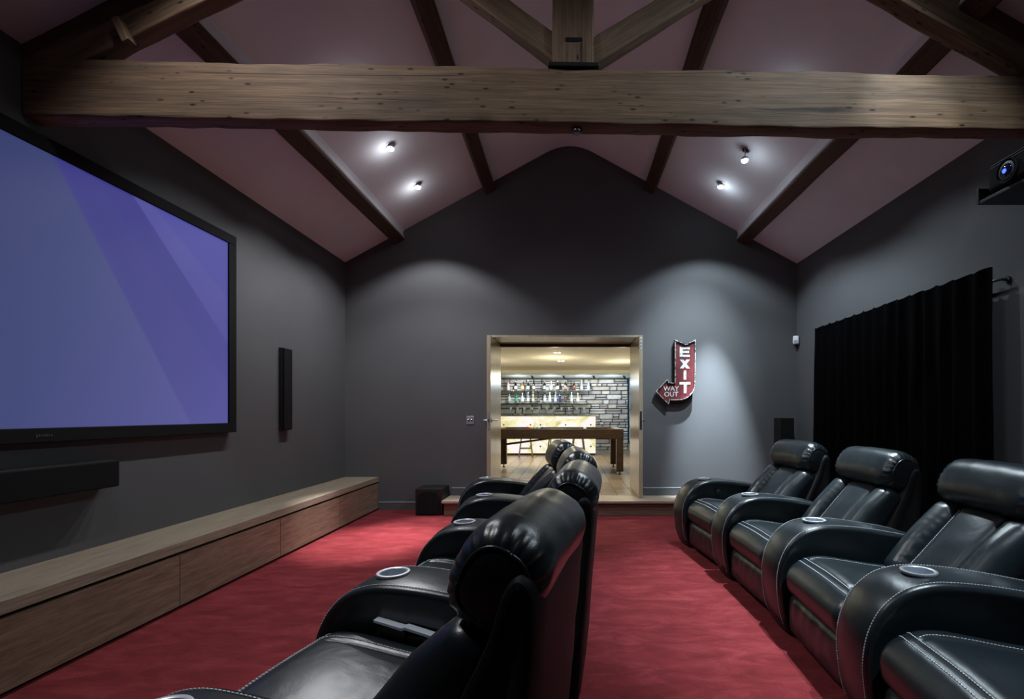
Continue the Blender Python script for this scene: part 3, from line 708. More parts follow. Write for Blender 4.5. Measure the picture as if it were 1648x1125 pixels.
def arm_stitch_paths():
    P = []
    for y in (-AW + 0.024, AW - 0.024):
        pr = offset_prof(arm_prof, 0.002)[3:-8]; path = []
        for i in range(len(pr)):
            a = Vector(pr[max(0, i - 1)]); b = Vector(pr[min(len(pr) - 1, i + 1)]); t = (b - a).normalized()
            path.append(((pr[i][0], y, pr[i][1]), (-t.y, 0, t.x)))
        P.append(path)
    return P
CUPZ = 0.602
CUP_ME = MB().lathe([(0.0465, 0.0015), (0.0480, 0.0040), (0.054, 0.0050), (0.060, 0.0040), (0.062, 0.0000), (0.060, -0.006), (0.0525, -0.006), (0.0465, 0.0015)], (0, 0, 0), 36).mesh('cup_holder', True, angle=50, nocap=36)
def well_mesh():
    mb = MB().lathe([(0.0462, 0.0020), (0.0450, -0.020), (0.0440, -0.060), (0.0405, -0.0635), (0.0, -0.064)], (0, 0, 0), 36)
    mb.f = [q for q in mb.f if not (len(q) == 36 and max(q) < 36)]     # open at the top
    return mb.mesh('cup_well', True, angle=60)
CUPIN_ME = well_mesh()
m_cup = mat('cup_well', (0.42, 0.46, 0.52), 0.4, 0.5)
ST_ME = {}
def make_arm(parent, y, ang):
    a = link('armrest', ARM_ME, M['leather'], parent)
    c, s = math.cos(ang), math.sin(ang)
    a.location = (0.25 - c * 0.25, y - s * 0.25, 0); a.rotation_euler = (0, 0, ang)
    cp = link('cup_holder', CUP_ME, M['chrome'], a, (0.25, 0, CUPZ), (0, math.radians(-1.5), 0))
    link('cup_well', CUPIN_ME, m_cup, a, (0.25, 0, CUPZ), (0, math.radians(-1.5), 0))
    if 'arm' not in ST_ME: ST_ME['arm'] = stitch(arm_stitch_paths(), 'stitching', a).data
    else:
        o = link('stitching', ST_ME['arm'], None, a); o['kind'] = 'stuff'
    return a
# seat cushion: local u 0.03..0.63, width 0.60
SW = 0.588
def seat_warp(q):
    u = q.x + 0.335; y = q.y; z = q.z
    top = smooth(-0.03, 0.06, z)
    sh = 0.0
    if top > 0:
        ym = 0.205 - 0.03 * math.exp(-max(0, u - 0.10) / 0.05)
        if u > 0.115: sh -= 0.010 * smooth(0.115, 0.17, u) * math.exp(-((abs(y) - ym) / 0.010) ** 2)
        sh -= 0.005 * math.exp(-((u - 0.105) / 0.010) ** 2) * (1 - smooth(0.20, 0.26, abs(y)))
        sh += 0.012 * smooth(ym, 0.26, abs(y)) * (1 - smooth(0.27, 0.30, abs(y))) * smooth(0.11, 0.24, u)
        sh += 0.0035 * nz((u, y, 0), 4) + 0.0005 * nz((u * 1.5, y, 4), 22)
    z2 = z + 0.345 + sh * top - 0.05 * smooth(0.1, 0.6, u) + 0.02 * smooth(0.22, 0.0, u) * 0
    z2 -= 0.045 * smooth(0.16, 0.02, u) * top        # waterfall front
    uu = u - 0.012 * math.sin(PI * max(0, min(1, (z + 0.1) / 0.2))) * smooth(0.15, 0.03, u)
    return (uu, y, z2)
SEAT_ME = rbox(0.60, SW, 0.205, 0.055, (46, 60, 3), 0.022, seat_warp).mesh('seat', True, angle=180)
def seat_z(u, y):
    q = Vector((u - 0.335, y, 0.1025)); hs = (0.30, SW / 2)
    r = 0.055; ex = max(0, abs(q.x) - (hs[0] - r)); ey = max(0, abs(q.y) - (hs[1] - r))
    dz = math.sqrt(max(0, r * r - min(r * r, ex * ex + ey * ey))) - r
    q.z += dz + 0.022 * (1 - (q.x / hs[0]) ** 2) * (1 - (q.y / hs[1]) ** 2)
    return seat_warp(q)
def seat_paths():
    P = []
    for sg in (-1, 1):
        path = []
        for k in range(60):
            u = 0.125 + k * 0.0075; ym = 0.222 - 0.03 * math.exp(-(u - 0.10) / 0.05)
            x, y, z = seat_z(u, sg * ym); path.append(((x, y, z + 0.001), (0, 0, 1)))
        P.append(path)
    for uu in (0.092, 0.118):
        P.append([((lambda p: (p[0], p[1], p[2] + 0.001))(seat_z(uu, -0.262 + 0.0105 * k)), (-0.35, 0, 1)) for k in range(51)])
    return P
FOOT_ME = rbox(0.11, SW - 0.01, 0.215, 0.038, (6, 30, 12), 0.0, lambda q: (q.x + 0.105 - 0.016 * math.cos(PI * q.z / 0.24) * (1 - (q.y / 0.32) ** 4) * (1 if q.x < 0 else 0) + 0.004 * nz((q.y * 2, q.z, 3), 9), q.y, q.z + 0.145)).mesh('footrest', True, angle=180)
# back: frame along the lean
LEAN0 = Vector((0.500, 0, 0.395)); LEAN1 = Vector((0.825, 0, 0.770)); LT = (LEAN1 - LEAN0).normalized(); LN = Vector((-LT.z, 0, LT.x))   # LN points forward/up
LL = (LEAN1 - LEAN0).length
def back_warp(yc, pleat, th):
    def wfn(q):     # q.x along length, q.y width, q.z normal
        s = q.x + LL / 2; n = q.z
        f = 1 if n > 0 else 0
        if f and pleat:
            edge = smooth(0.0, 0.065, abs(q.y + pleat * 0.0) )
            n += 0.0019 * math.sin(s * 120 + 30 * q.y * (1 if yc > 0 else -1) + 6 * nz((s, q.y, yc), 8)) * (0.25 + 0.75 * smooth(0.32, 0.05, s)) * smooth(-0.02, 0.05, q.y * (-1 if yc > 0 else 1) + 0.03 * nz((s, 1, yc), 12))
        if f: n += 0.004 * nz((s, q.y + yc, 2), 8)
        p = LEAN0 + LT * s + LN * (n - th)
        return (p.x, q.y + yc, p.z)
    return wfn
BOL_L = rbox(LL, 0.158, 0.135, 0.062, (60, 16, 3), 0.026, back_warp(0.212, 1, 0.06)).mesh('side_bolster', True, angle=180)
BOL_R = rbox(LL, 0.158, 0.135, 0.062, (60, 16, 3), 0.026, back_warp(-0.212, 1, 0.06)).mesh('side_bolster', True, angle=180)
CEN = rbox(LL - 0.01, 0.262, 0.12, 0.035, (26, 22, 3), 0.012, back_warp(0.0, 0, 0.068)).mesh('back_panel', True, angle=180)
def back_paths():
    P = []
    for sg in (1,-1):
        P.append([((lambda p: (p.x, sg * 0.1335, p.z))(LEAN0 + LT * (0.03 + 0.012 * k) + LN * (-0.022 + 0.0)), LN) for k in range(36)])
    return P
# headrest
def headrest_mesh():
    c0 = Vector((0.897, 0, 0.852)); hw = 0.290; a_, b_ = 0.124, 0.108; ang = math.radians(30)
    d1 = Vector((math.sin(ang), 0, math.cos(ang))); d2 = Vector((-math.cos(ang), 0, math.sin(ang)))
    seg = 72; vs = []; fs = []
    ts = [-1 + 2 * k / 60 for k in range(61)]
    ts = [math.sin(t * PI / 2) for t in ts]
    prof_pts = []
    for t in ts:
        sc = max(1e-6, (1 - abs(t) ** 12)) ** 0.32
        y = t * hw
        wpl = smooth(0.76, 0.95, abs(t))
        for k in range(seg):
            ph = 2 * PI * k / seg
            ce, se = math.cos(ph), math.sin(ph)
            r = (abs(ce) ** 2.5 + abs(se) ** 2.5) ** (-1 / 2.5)
            pl = 1 - 0.085 * wpl * (1 - smooth(0.975, 0.992, abs(t))) * (0.5 + 0.5 * math.sin(ph * 22 + 2.5 * nz((math.cos(ph), math.sin(ph), t), 2))) ** 2 + 0.014 * nz((math.cos(ph), math.sin(ph), t * 2), 2.0)
            rr = r * sc * pl
            sag = -0.010 * (t * t)
            p = c0 + d1 * (ce * a_ * rr) + d2 * (se * b_ * rr); vs.append((p.x, y, p.z + sag))
    n = len(ts)
    for i in range(n - 1):
        for k in range(seg): fs.append((i * seg + k, i * seg + (k + 1) % seg, (i + 1) * seg + (k + 1) % seg, (i + 1) * seg + k))
    fs.append(tuple(range(seg))); fs.append(tuple(range((n - 1) * seg, n * seg)))
    mb = MB(); mb.v = vs; mb.f = fs; return mb.mesh('headrest', True, angle=180)
HEAD_ME = headrest_mesh()
def headrest_piping(sg):
    c0 = Vector((0.897, 0, 0.852)); a_, b_ = 0.124, 0.108; ang = math.radians(30); seg = 64; t = 0.972
    d1 = Vector((math.sin(ang), 0, math.cos(ang))); d2 = Vector((-math.cos(ang), 0, math.sin(ang))); sc = (1 - t ** 12) ** 0.32 * 0.965
    pts = []
    for k in range(seg + 1):
        ph = 2 * PI * k / seg; ce, se = math.cos(ph), math.sin(ph); r = (abs(ce) ** 2.5 + abs(se) ** 2.5) ** (-1 / 2.5) * sc
        p = c0 + d1 * (ce * a_ * r) + d2 * (se * b_ * r); pts.append((p.x, sg * 0.290 * t, p.z - 0.009))
    return MB().tube(pts, 0.0045, 8).mesh('piping', True, angle=180)
PIPE_ME = [headrest_piping(-1), headrest_piping(1)]
# outer shell
sh_prof = catmull([(0.66, 0.06), (0.70, 0.30), (0.78, 0.50), (0.88, 0.72), (0.91, 0.82), (0.928, 0.875), (0.952, 0.905), (0.978, 0.90), (0.992, 0.85), (0.985, 0.70), (0.965, 0.45), (0.945, 0.20), (0.93, 0.06)], 5)
def shell_mesh():
    W_ = 0.306; rings = [(W_ - 0.012, -0.055), (W_ - 0.004, -0.038), (W_, -0.018), (W_ - 0.004, -0.004), (W_ - 0.010, -0.006), (W_ - 0.016, 0.0), (0.20, 0.008), (0.0, 0.012)]
    rings = rings + [(-y, d) for y, d in reversed(rings[:-1])]
    v = []; f = []; n = len(sh_prof)
    for y, d in rings:
        op = offset_prof(sh_prof, d)
        for k, (u, z) in enumerate(op):
            v.append((u + 0.004 * nz((u * 3, y * 3, z * 3), 3), y + 0.006 * nz((u, y, z), 6), max(0.05, z - 0.04 * smooth(0.18, 0.306, abs(y)) * smooth(0.6, 0.9, z))))
    for i in range(len(rings) - 1):
        for k in range(n): f.append((i * n + k, i * n + (k + 1) % n, (i + 1) * n + (k + 1) % n, (i + 1) * n + k))
    f.append(tuple(range(n))); f.append(tuple(range((len(rings) - 1) * n, len(rings) * n)))
    mb = MB(); mb.v = v; mb.f = f; return mb.mesh('back_shell', True, angle=60)
SHELL_ME = shell_mesh()
BASE_ME = MB().box(0.14, 0.90, -0.295, 0.295, 0.0, 0.06).mesh('base')
def recliner(loc, rz, lab, group, arms):
    e = empty('recliner', loc, rz)
    link('base', BASE_ME, M['black'], e)
    s = link('seat', SEAT_ME, M['leather'], e)
    if 'seat' not in ST_ME: ST_ME['seat'] = stitch(seat_paths(), 'stitching', s).data
    else: link('stitching', ST_ME['seat'], None, s)['kind'] = 'stuff'
    link('footrest', FOOT_ME, M['leather'], e)
    p = link('back_panel', CEN, M['leather'], e)
    if 'back' not in ST_ME: ST_ME['back'] = stitch(back_paths(), 'stitching', p).data
    else: link('stitching', ST_ME['back'], None, p)['kind'] = 'stuff'
    link('side_bolster', BOL_L, M['leather'], e); link('side_bolster', BOL_R, M['leather'], e)
    hd = link('headrest', HEAD_ME, M['leather'], e)
    for pm in PIPE_ME: link('piping', pm, M['leather'], hd)
    link('back_shell', SHELL_ME, M['leather_back'], e)
    for y, a in arms: make_arm(e, y, a)
    tag(e, lab, 'recliner', group)
    return e
def row(cups, labs, group):
    """cups: arm cup positions from near to far"""
    th = [-math.atan2(b[0] - a[0], b[1] - a[1]) for a, b in zip(cups, cups[1:])]
    arm_th = [th[0] + (th[0] - th[1]) / 2] + [(a + b) / 2 for a, b in zip(th, th[1:])] + [th[-1] + (th[-1] - th[-2]) / 2]
    out = []
    for i in range(len(th)):
        a, b = Vector(cups[i]), Vector(cups[i + 1]); mid = (a + b) / 2; half = (b - a).length / 2
        back = Vector((math.cos(th[i]), math.sin(th[i]))); org = mid - back * 0.25
        arms = [(-half, arm_th[i] - th[i])]
        if i == len(th) - 1: arms.append((half, arm_th[i + 1] - th[i]))
        out.append(recliner((org.x, org.y, 0), th[i], labs[i], group, arms))
    return out
front = row([(-0.825, 0.965), (-0.664, 1.82), (-0.583, 2.68), (-0.633, 3.57), (-0.783, 4.50)],
    ['black leather recliner closest to the camera in the front row, seen from behind', 'front-row black leather recliner just beyond the closest one',
     'front-row black leather recliner second from the doorway', 'front-row black leather recliner nearest the doorway and subwoofer'], 'front row of black recliners')
back = row([(1.215, 0.97), (1.327, 1.84), (1.374, 2.72), (1.34, 3.60), (1.24, 4.47)],
    ['back-row black leather recliner closest to the camera, only its seat in frame', 'back-row black leather recliner cut by the frame edge, below the projector',
     'back-row black leather recliner in front of the middle of the curtain', 'back-row black leather recliner nearest the exit sign'], 'back row of black recliners')
# recline lever on the shared arm of the nearest front-row chair (mounted on the chair's far side)
def rigid(o): return Matrix.Translation(o.location) @ o.rotation_euler.to_matrix().to_4x4()
_m = rigid(front[1]).inverted() @ rigid(front[0]) @ Matrix.Translation((0.27, 0.2975, 0.0))     # sits on the arm shared with the next chair
lv = empty('recline_control', _m.translation, _m.to_euler().z, front[1])
def lever(parent):
    MB().box(0.0, 0.105, -0.001, 0.016, 0.40, 0.462).build('control_box', M['black'], parent, bevel=0.002)
    MB().box(0.113, 0.22, -0.001, 0.016, 0.375, 0.440).build('control_box', M['black'], parent, bevel=0.002)
    MB().prism([(-0.004, 0.489), (0.100, 0.469), (0.112, 0.473), (0.224, 0.449), (0.222, 0.441), (0.112, 0.464), (0.100, 0.460), (-0.004, 0.481)], -0.016, 0.016).build('lever_bar', mat('satin_silver', (0.50, 0.54, 0.60), 0.4, 0.2), parent)
lever(lv)
ct = MB().lathe([(0.024, 0.0), (0.024, 0.006), (0.018, 0.009)], (0, 0, 0), 18, 'y').build('recline_button', M['black'], back[3], loc=(0.33, 0.302, 0.50), rot=(0, 0, PI), smooth=True)

# ================================================================== BAR ROOM
BZ = 0.18; BY1 = 13.6; BXL, BXR = -3.2, 1.64
e = empty('floor_2', (0, 10, BZ))
MB().box(BXL, BXR + 0.1, 6.67 - 10, BY1 - 10 + 0.1, -0.10, -0.012).build('screed', M['grout'], e)
MB().box(DX0 + 0.02, DX1 - 0.02, 6.05 - 10, 6.67 - 10, -0.025, -0.012).build('threshold_screed', M['grout'], e)
PL_ME = [None, None]
for k, mm in enumerate(('plankA', 'plankB')):
    PL_ME[k] = MB().box(-0.5, 0.5, -0.5, 0.5, -0.011, 0.0).mesh('plank'); PL_ME[k].materials.append(M[mm])
ROWS = [BXL + 0.2 * k for k in range(26)]
for i, x0 in enumerate(ROWS):
    x1 = min(x0 + 0.2, BXR); 
    if x1 < -2.2: continue
    y = 6.05 - random.random() * 0.8
    while y < BY1:
        y2 = y + 0.9
        for (ya, yb, xa, xb) in ((max(y, 6.05), min(y2, 6.67), max(x0, DX0 + 0.02), min(x1, DX1 - 0.02)), (max(y, 6.67), min(y2, BY1), x0, x1)):
            if yb - ya > 0.03 and xb - xa > 0.03:
                link('plank', PL_ME[random.random() < 0.45], None, e, ((xa + xb) / 2, (ya + yb) / 2 - 10, 0.0), scale=(xb - xa - 0.006, yb - ya - 0.006, 1))
        y = y2
tag(e, 'wood-look plank tile floor of the bar room beyond the doorway', 'floor', kind='structure')
o = box_obj('wall_bar_side', M['barwall'], (BXL - 0.1, BXL, 6.67, BY1 + 0.1, 0.05, 2.6)); tag(o, 'plain pale wall at the bar room side', 'wall', kind='structure')
o = box_obj('wall_bar_window', M['barwall'], (BXR, BXR + 0.12, 6.67, 12.55, 0.05, 2.6)); tag(o, 'plain pale wall before the blue lit glazing of the bar room', 'wall', kind='structure')
e = empty('ceiling_2', (-0.8, 10, 2.2))
MB().box(BXL + 0.8, BXR + 0.9, 6.60 - 10, 11.9 - 10, 0.15, 0.25).build('upper_panel', M['cream'], e)
MB().box(BXL + 0.8, BXR + 0.9, 11.9 - 10, BY1 + 0.1 - 10, 0.0, 0.25).build('lowered_panel', M['cream'], e)
MB().box(BXL + 0.8, BXR + 0.9, 11.86 - 10, 11.899 - 10, 0.08, 0.149).build('shadow_strip', M['barwall'], e)
tag(e, 'cream ceiling of the bar room stepping down over the bar', 'ceiling', kind='structure')
# stone wall
e = empty('wall_bar_stone', (0, BY1, BZ))
MB().box(BXL, BXR + 0.1, 0.04, 0.2, 0.0, 2.05).build('mortar', mat('mortar', (0.07, 0.068, 0.062), 0.9), e)
ST = []
scol = [(0.36, 0.35, 0.33), (0.27, 0.26, 0.25), (0.42, 0.39, 0.34), (0.33, 0.30, 0.26), (0.46, 0.45, 0.42)]
smats = [plaster('stone_%d' % k, c, 0.25, 0.85) for k, c in enumerate(scol)]
for k in range(10):
    def sw_(q, k=k): return (q.x + 0.035 * nz((q.x * 1.3, q.z * 1.3, k * 5), 2.0), q.y + 0.18 * nz((q.x, q.z, k * 3 + 9), 2.0), q.z + 0.06 * nz((q.x * 1.2, q.z, k * 7 + 3), 2.0))
    mm = MB(); g = 3
    v = []; f = []
    pts = [(-0.5, -0.42), (-0.42, -0.5), (0.0, -0.5), (0.42, -0.5), (0.5, -0.42), (0.5, 0.0), (0.5, 0.42), (0.42, 0.5), (0.0, 0.5), (-0.42, 0.5), (-0.5, 0.42), (-0.5, 0.0)]
    for yy, sc in ((0.5, 1.0), (-0.2, 1.0), (-0.45, 0.86)):
        for (x, z) in pts: v.append(sw_(Vector((x * sc, yy, z * sc))) if yy < 0.4 else (x, yy, z))
    n = 12
    for i in range(2):
        for j in range(n): f.append((i * n + j, i * n + (j + 1) % n, (i + 1) * n + (j + 1) % n, (i + 1) * n + j))
    f.append(tuple(range(24, 36))); mm.v = v; mm.f = f
    me = mm.mesh('stone', True, angle=45); me.materials.append(smats[k % 5]); ST.append(me)
z = 0.0
while z < 2.03:
    h = random.choice((0.075, 0.09, 0.105, 0.125, 0.15)); h = min(h, 2.04 - z)
    if h < 0.05: break
    x = -2.05 + random.random() * 0.1
    while x < BXR:
        wd = random.uniform(0.14, 0.44) * (1.15 if h > 0.1 else 0.9); x2 = min(x + wd, BXR)
        if x2 - x > 0.05 and (x2 > 0.55 or z > 0.82):
            if h > 0.12 and random.random() < 0.35:
                hh = h * random.uniform(0.42, 0.58); parts = ((z, hh), (z + hh, h - hh))
            else: parts = ((z, h),)
            for zz, h2 in parts:
                link('stone', random.choice(ST), None, e, ((x + x2) / 2, 0.02, zz + h2 / 2), scale=(x2 - x - 0.014, 0.06 + random.random() * 0.03, h2 - 0.014))
        x = x2
    z += h
tag(e, 'grey coursed stone wall behind the bar shelves', 'wall', kind='structure')
# blue glazing
e = empty('window_1', (BXR + 0.03, 13.06, BZ))
m_sky = emis('blue_dusk_pane', (0.16, 0.42, 0.75), 0.9)
for k in range(4):
    z0 = 0.25 + k * 0.45
    MB().box(0.0, 0.012, -0.46, 0.46, z0, z0 + 0.40).build('pane', m_sky, e)
for k in range(5): MB().box(-0.02, 0.03, -0.5, 0.5, 0.20 + k * 0.45, 0.245 + k * 0.45).build('frame_bar', M['steel_dark'], e)
MB().box(-0.02, 0.05, -0.5, 0.53, 0.0, 0.199).build('sill', M['barwall'], e)
tag(e, 'tall narrow glazing glowing blue beside the stone wall', 'window', kind='structure')
# bar counter
m_on = emis('lit_onyx', (1, 0.95, 0.8), 0.95)
v = coords(m_on, (1.0, 1, 1.3)); n = N(m_on, 'ShaderNodeTexNoise', Scale=1.5, Detail=7.0, Roughness=0.62, Distortion=2.2); L(m_on, v, n.inputs[0])
c = ramp(m_on, n.outputs[0], [(0.30, (0.55, 0.45, 0.16)), (0.42, (0.88, 0.82, 0.46)), (0.50, (0.96, 0.90, 0.80)), (0.62, (0.92, 0.86, 0.95)), (0.74, (0.90, 0.83, 0.60))])
L(m_on, c, m_on.node_tree.nodes['Principled BSDF'].inputs['Emission Color'])
CYF = 11.86
e = empty('bar_counter', (-0.8, CYF, BZ))
MB().box(-1.60, 1.425, 0.04, 0.55, 0.0, 0.05).build('kickboard', M['table_wood'], e)
MB().box(-1.60, 1.432, 0.02, 0.58, 0.051, 0.955).build('carcass', M['barwall'], e)
MB().box(-1.62, 1.437, -0.01, 0.60, 0.956, 0.975).build('worktop', M['step_wood'], e, bevel=0.002)
pan = []
for (a, b) in ((-1.60, -0.040), (-0.036, 1.432)):
    p = MB().box(a, b, 0.0, 0.018, 0.052, 0.955).build('onyx_panel', m_on, e)
    for t in (0.08, 0.5, 0.92):
        for zz in (0.22, 0.75):
            MB().lathe([(0.0, -0.012), (0.020, -0.012), (0.020, 0.0)], (a + (b - a) * t, 0, zz), 12, 'y').build('stud', M['steel_dark'], p)
tag(e, 'bar counter with glowing veined onyx front panels', 'bar counter')
# stools
def stool(x, y, rz, lab):
    e = empty('bar_stool', (x, y, BZ), rz)
    MB().lathe([(0.0, 0.60), (0.15, 0.60), (0.165, 0.615), (0.165, 0.635), (0.15, 0.645), (0.0, 0.645)], seg=24).build('seat', M['stool_wood'], e, smooth=True)
    for a in (45, 135, 225, 315):
        c, s = math.cos(math.radians(a)), math.sin(math.radians(a))
        MB().tube([(0.12 * c, 0.12 * s, 0.60), (0.20 * c * 1.15, 0.20 * s * 1.15, 0.0)], [0.017, 0.014], 8).build('leg', M['stool_wood'], e, smooth=True)
    r = 0.185
    for k in range(4):
        a, b = math.radians(45 + 90 * k), math.radians(135 + 90 * k); zz = 0.24 if k % 2 else 0.20
        MB().tube([(r * math.cos(a), r * math.sin(a), zz), (r * math.cos(b), r * math.sin(b), zz)], 0.010, 8).build('stretcher', M['stool_wood'], e, smooth=True)
    tag(e, lab, 'stool', 'wooden bar stools')
stool(-1.045, 11.50, 0.1, 'wooden bar stool seen beneath the pool table near its far leg')
stool(-0.36, 11.50, 0.2, 'wooden bar stool partly hidden by the front-row headrests')
stool(0.20, 11.50, -0.1, 'wooden bar stool before the end of the onyx bar')
# pool table
PX0, PX1, PY0, PY1 = -1.33, 0.897, 8.06, 9.36
e = empty('pool_table', ((PX0 + PX1) / 2, (PY0 + PY1) / 2, BZ)); hx, hy = (PX1 - PX0) / 2, (PY1 - PY0) / 2
for sy in (-1, 1):
    a, b = sorted((sy * hy, sy * (hy - 0.12)))
    MB().box(-hx, hx, a, b, 0.600, 0.765).build('apron_rail', M['table_wood'], e, bevel=0.004)
for sx in (-1, 1):
    a, b = sorted((sx * hx, sx * (hx - 0.12)))
    MB().box(a, b, -hy + 0.121, hy - 0.121, 0.600, 0.765).build('apron_rail', M['table_wood'], e, bevel=0.004)
MB().box(-hx + 0.121, hx - 0.121, -hy + 0.121, hy - 0.121, 0.70, 0.735).build('bed_cloth', M['baize'], e)
for sy in (-1, 1):
    a, b = sorted((sy * (hy - 0.121), sy * (hy - 0.16))); MB().box(-hx + 0.18, hx - 0.18, a, b, 0.7355, 0.758).build('cushion', M['baize'], e, bevel=0.005)
for sx in (-1, 1):
    for sy in (-1, 1):
        a, b = sorted((sx * (hx - 0.003), sx * (hx - 0.118))); c, d = sorted((sy * (hy - 0.003), sy * (hy - 0.118)))
        l = MB().box(a, b, c, d, 0.055, 0.599).build('leg', M['table_wood'], e, bevel=0.003)
        MB().lathe([(0.028, 0.0), (0.028, 0.012), (0.012, 0.018), (0.012, 0.0545)], ((a + b) / 2, (c + d) / 2, 0), 12).build('foot', M['steel_dark'], l, smooth=True)
MB().tube([(-hx + 0.10, hy - 0.06, 0.435), (-hx + 1.25, hy - 0.07, 0.585)], [0.022, 0.016], 10).build('brace', M['stool_wood'], e, smooth=True)
tag(e, 'dark wooden pool table standing beyond the doorway', 'pool table')
bcol = [('red', (0.5, 0.02, 0.02)), ('yellow', (0.6, 0.4, 0.03)), ('pale blue', (0.3, 0.4, 0.6)), ('grey', (0.4, 0.4, 0.4)), ('dark blue', (0.02, 0.03, 0.2))]
bz = BZ + 0.735
for k, (nm, c) in enumerate(bcol):
    o = MB().lathe([(0.028 * math.sin(PI * q / 12), 0.028 - 0.028 * math.cos(PI * q / 12)) for q in range(13)], seg=18).build('pool_ball', mat('ball_' + nm.replace(' ', '_'), c, 0.15), None, loc=(-0.76 + 0.066 * k, 8.75 + 0.03 * (k % 2), bz), smooth=True, angle=180)
    tag(o, nm + ' pool ball in the cluster on the dark table bed', 'ball', 'pool balls in a cluster')
o = MB().lathe([(0.028 * math.sin(PI * q / 12), 0.028 - 0.028 * math.cos(PI * q / 12)) for q in range(13)], seg=18).build('cue_ball', mat('ball_white', (0.8, 0.78, 0.7), 0.15), None, loc=(0.27, 8.62, bz), smooth=True, angle=180)
tag(o, 'white cue ball alone on the pool table bed', 'ball')
# bar ceiling lights
def bar_light(x, y, z, lab, r=0.03):
    e = empty('bar_downlight', (x, y, z))
    MB().box(-r * 2.4, r * 2.4, -r * 1.5, r * 1.5, -0.012, -0.001).build('bezel', M['chrome'], e, bevel=0.003)
    for sx in (-1, 1):
        MB().lathe([(r, -0.02), (r, -0.0125)], (sx * r * 1.15, 0, 0), 16).build('lamp', emis('bar_lamp', (1, 0.95, 0.85), 12.0), e)
    tag(e, lab, 'downlight', 'bar room downlights')
bar_light(-0.19, 10.4, 2.35, 'twin square downlight glowing on the bar room ceiling', 0.035)
bar_light(-0.23, 9.0, 2.35, 'smaller twin downlight on the bar ceiling nearer the doorway', 0.028)
for k, (sx, lb) in enumerate(((-1.0, 'small black spotlight above the first bottles of the bar shelf'), (-0.17, 'small black spotlight above the middle of the bar shelves'), (0.62, 'small black spotlight above the end of the bar shelves'), (1.42, 'small black spotlight above the stone wall beside the glazing'))):
    e = empty('track_spotlight', (sx, 12.7, 2.2))
    MB().lathe([(0.04, -0.012), (0.04, -0.001)], seg=16).build('mount', M['black'], e, smooth=True)
    MB().tube([(0, 0, -0.012), (0, 0.0, -0.03), (0.03, 0.06, -0.05)], [0.012, 0.02, 0.032], 12).build('head', M['black'], e, smooth=True)
    tag(e, lb, 'spotlight', 'track spotlights over the bar')

# shelves + bottles
m_gl = mat('clear_glass', (0.85, 0.92, 0.92), 0.05)
m_gl.node_tree.nodes['Principled BSDF'].inputs['Transmission Weight'].default_value = 0.85
SHZ = [1.20, 1.52, 1.85]
sl = ['lowest glass bar shelf, holding glasses', 'middle glass bar shelf, holding mixed bottles', 'top glass bar shelf, holding a spaced row of bottles']
for k, z in enumerate(SHZ):
    e = empty('glass_shelf', (-0.75, 13.42, z))
    MB().box(-1.35, 1.33, -0.10, 0.14, -0.012, -0.001).build('glass', m_gl, e)
    for sx in (-1.2, 0.0, 1.2): MB().box(sx - 0.012, sx + 0.012, 0.0, 0.14, -0.04, -0.0125).build('bracket', M['chrome'], e)
    tag(e, sl[k], 'shelf', 'glass bar shelves')
def shape(kind):
    if kind == 0: return [(0.036, 0), (0.038, 0.004), (0.038, 0.155), (0.030, 0.185), (0.014, 0.205), (0.013, 0.255)], 0.245, 0.285
    if kind == 1: return [(0.042, 0), (0.044, 0.004), (0.044, 0.125), (0.036, 0.16), (0.015, 0.185), (0.014, 0.235)], 0.225, 0.262
    return [(0.032, 0), (0.034, 0.004), (0.034, 0.17), (0.028, 0.195), (0.013, 0.23), (0.012, 0.275)], 0.265, 0.30
gm = {}
def gmat(c, tr):
    k = (c, tr)
    if k not in gm:
        x = mat('bottle_glass', c, 0.08); x.node_tree.nodes['Principled BSDF'].inputs['Transmission Weight'].default_value = tr; gm[k] = x
    return gm[k]
bm_cache = {}
def bottle(x, y, z, kind, c, tr, cap, lab_c, lab, group):
    e = empty('bottle', (x, y, z)); pr, c0, c1 = shape(kind)
    if kind not in bm_cache:
        r = pr[2][0]
        bm_cache[kind] = (MB().lathe(pr, seg=14), MB().lathe([(0.0155, c0), (0.0155, c1 - 0.003), (0.012, c1)], seg=12), MB().lathe([(r + 0.0006, 0.03), (r + 0.0006, 0.12)], seg=14))
    a, b, d = bm_cache[kind]
    a.build('glass', gmat(c, tr), e, smooth=True); b.build('cap', gmat(cap, 0.0), e, smooth=True); d.build('paper_label', gmat(lab_c, 0.0), e, smooth=True)
    tag(e, lab, 'bottle', group)
BLK = (0.006, 0.006, 0.007); WHT = (0.75, 0.75, 0.72); CLR = (0.8, 0.86, 0.86)
ordn = ['first', 'second', 'third', 'fourth', 'fifth', 'sixth', 'seventh', 'eighth', 'ninth', 'tenth', 'eleventh', 'twelfth', 'thirteenth']
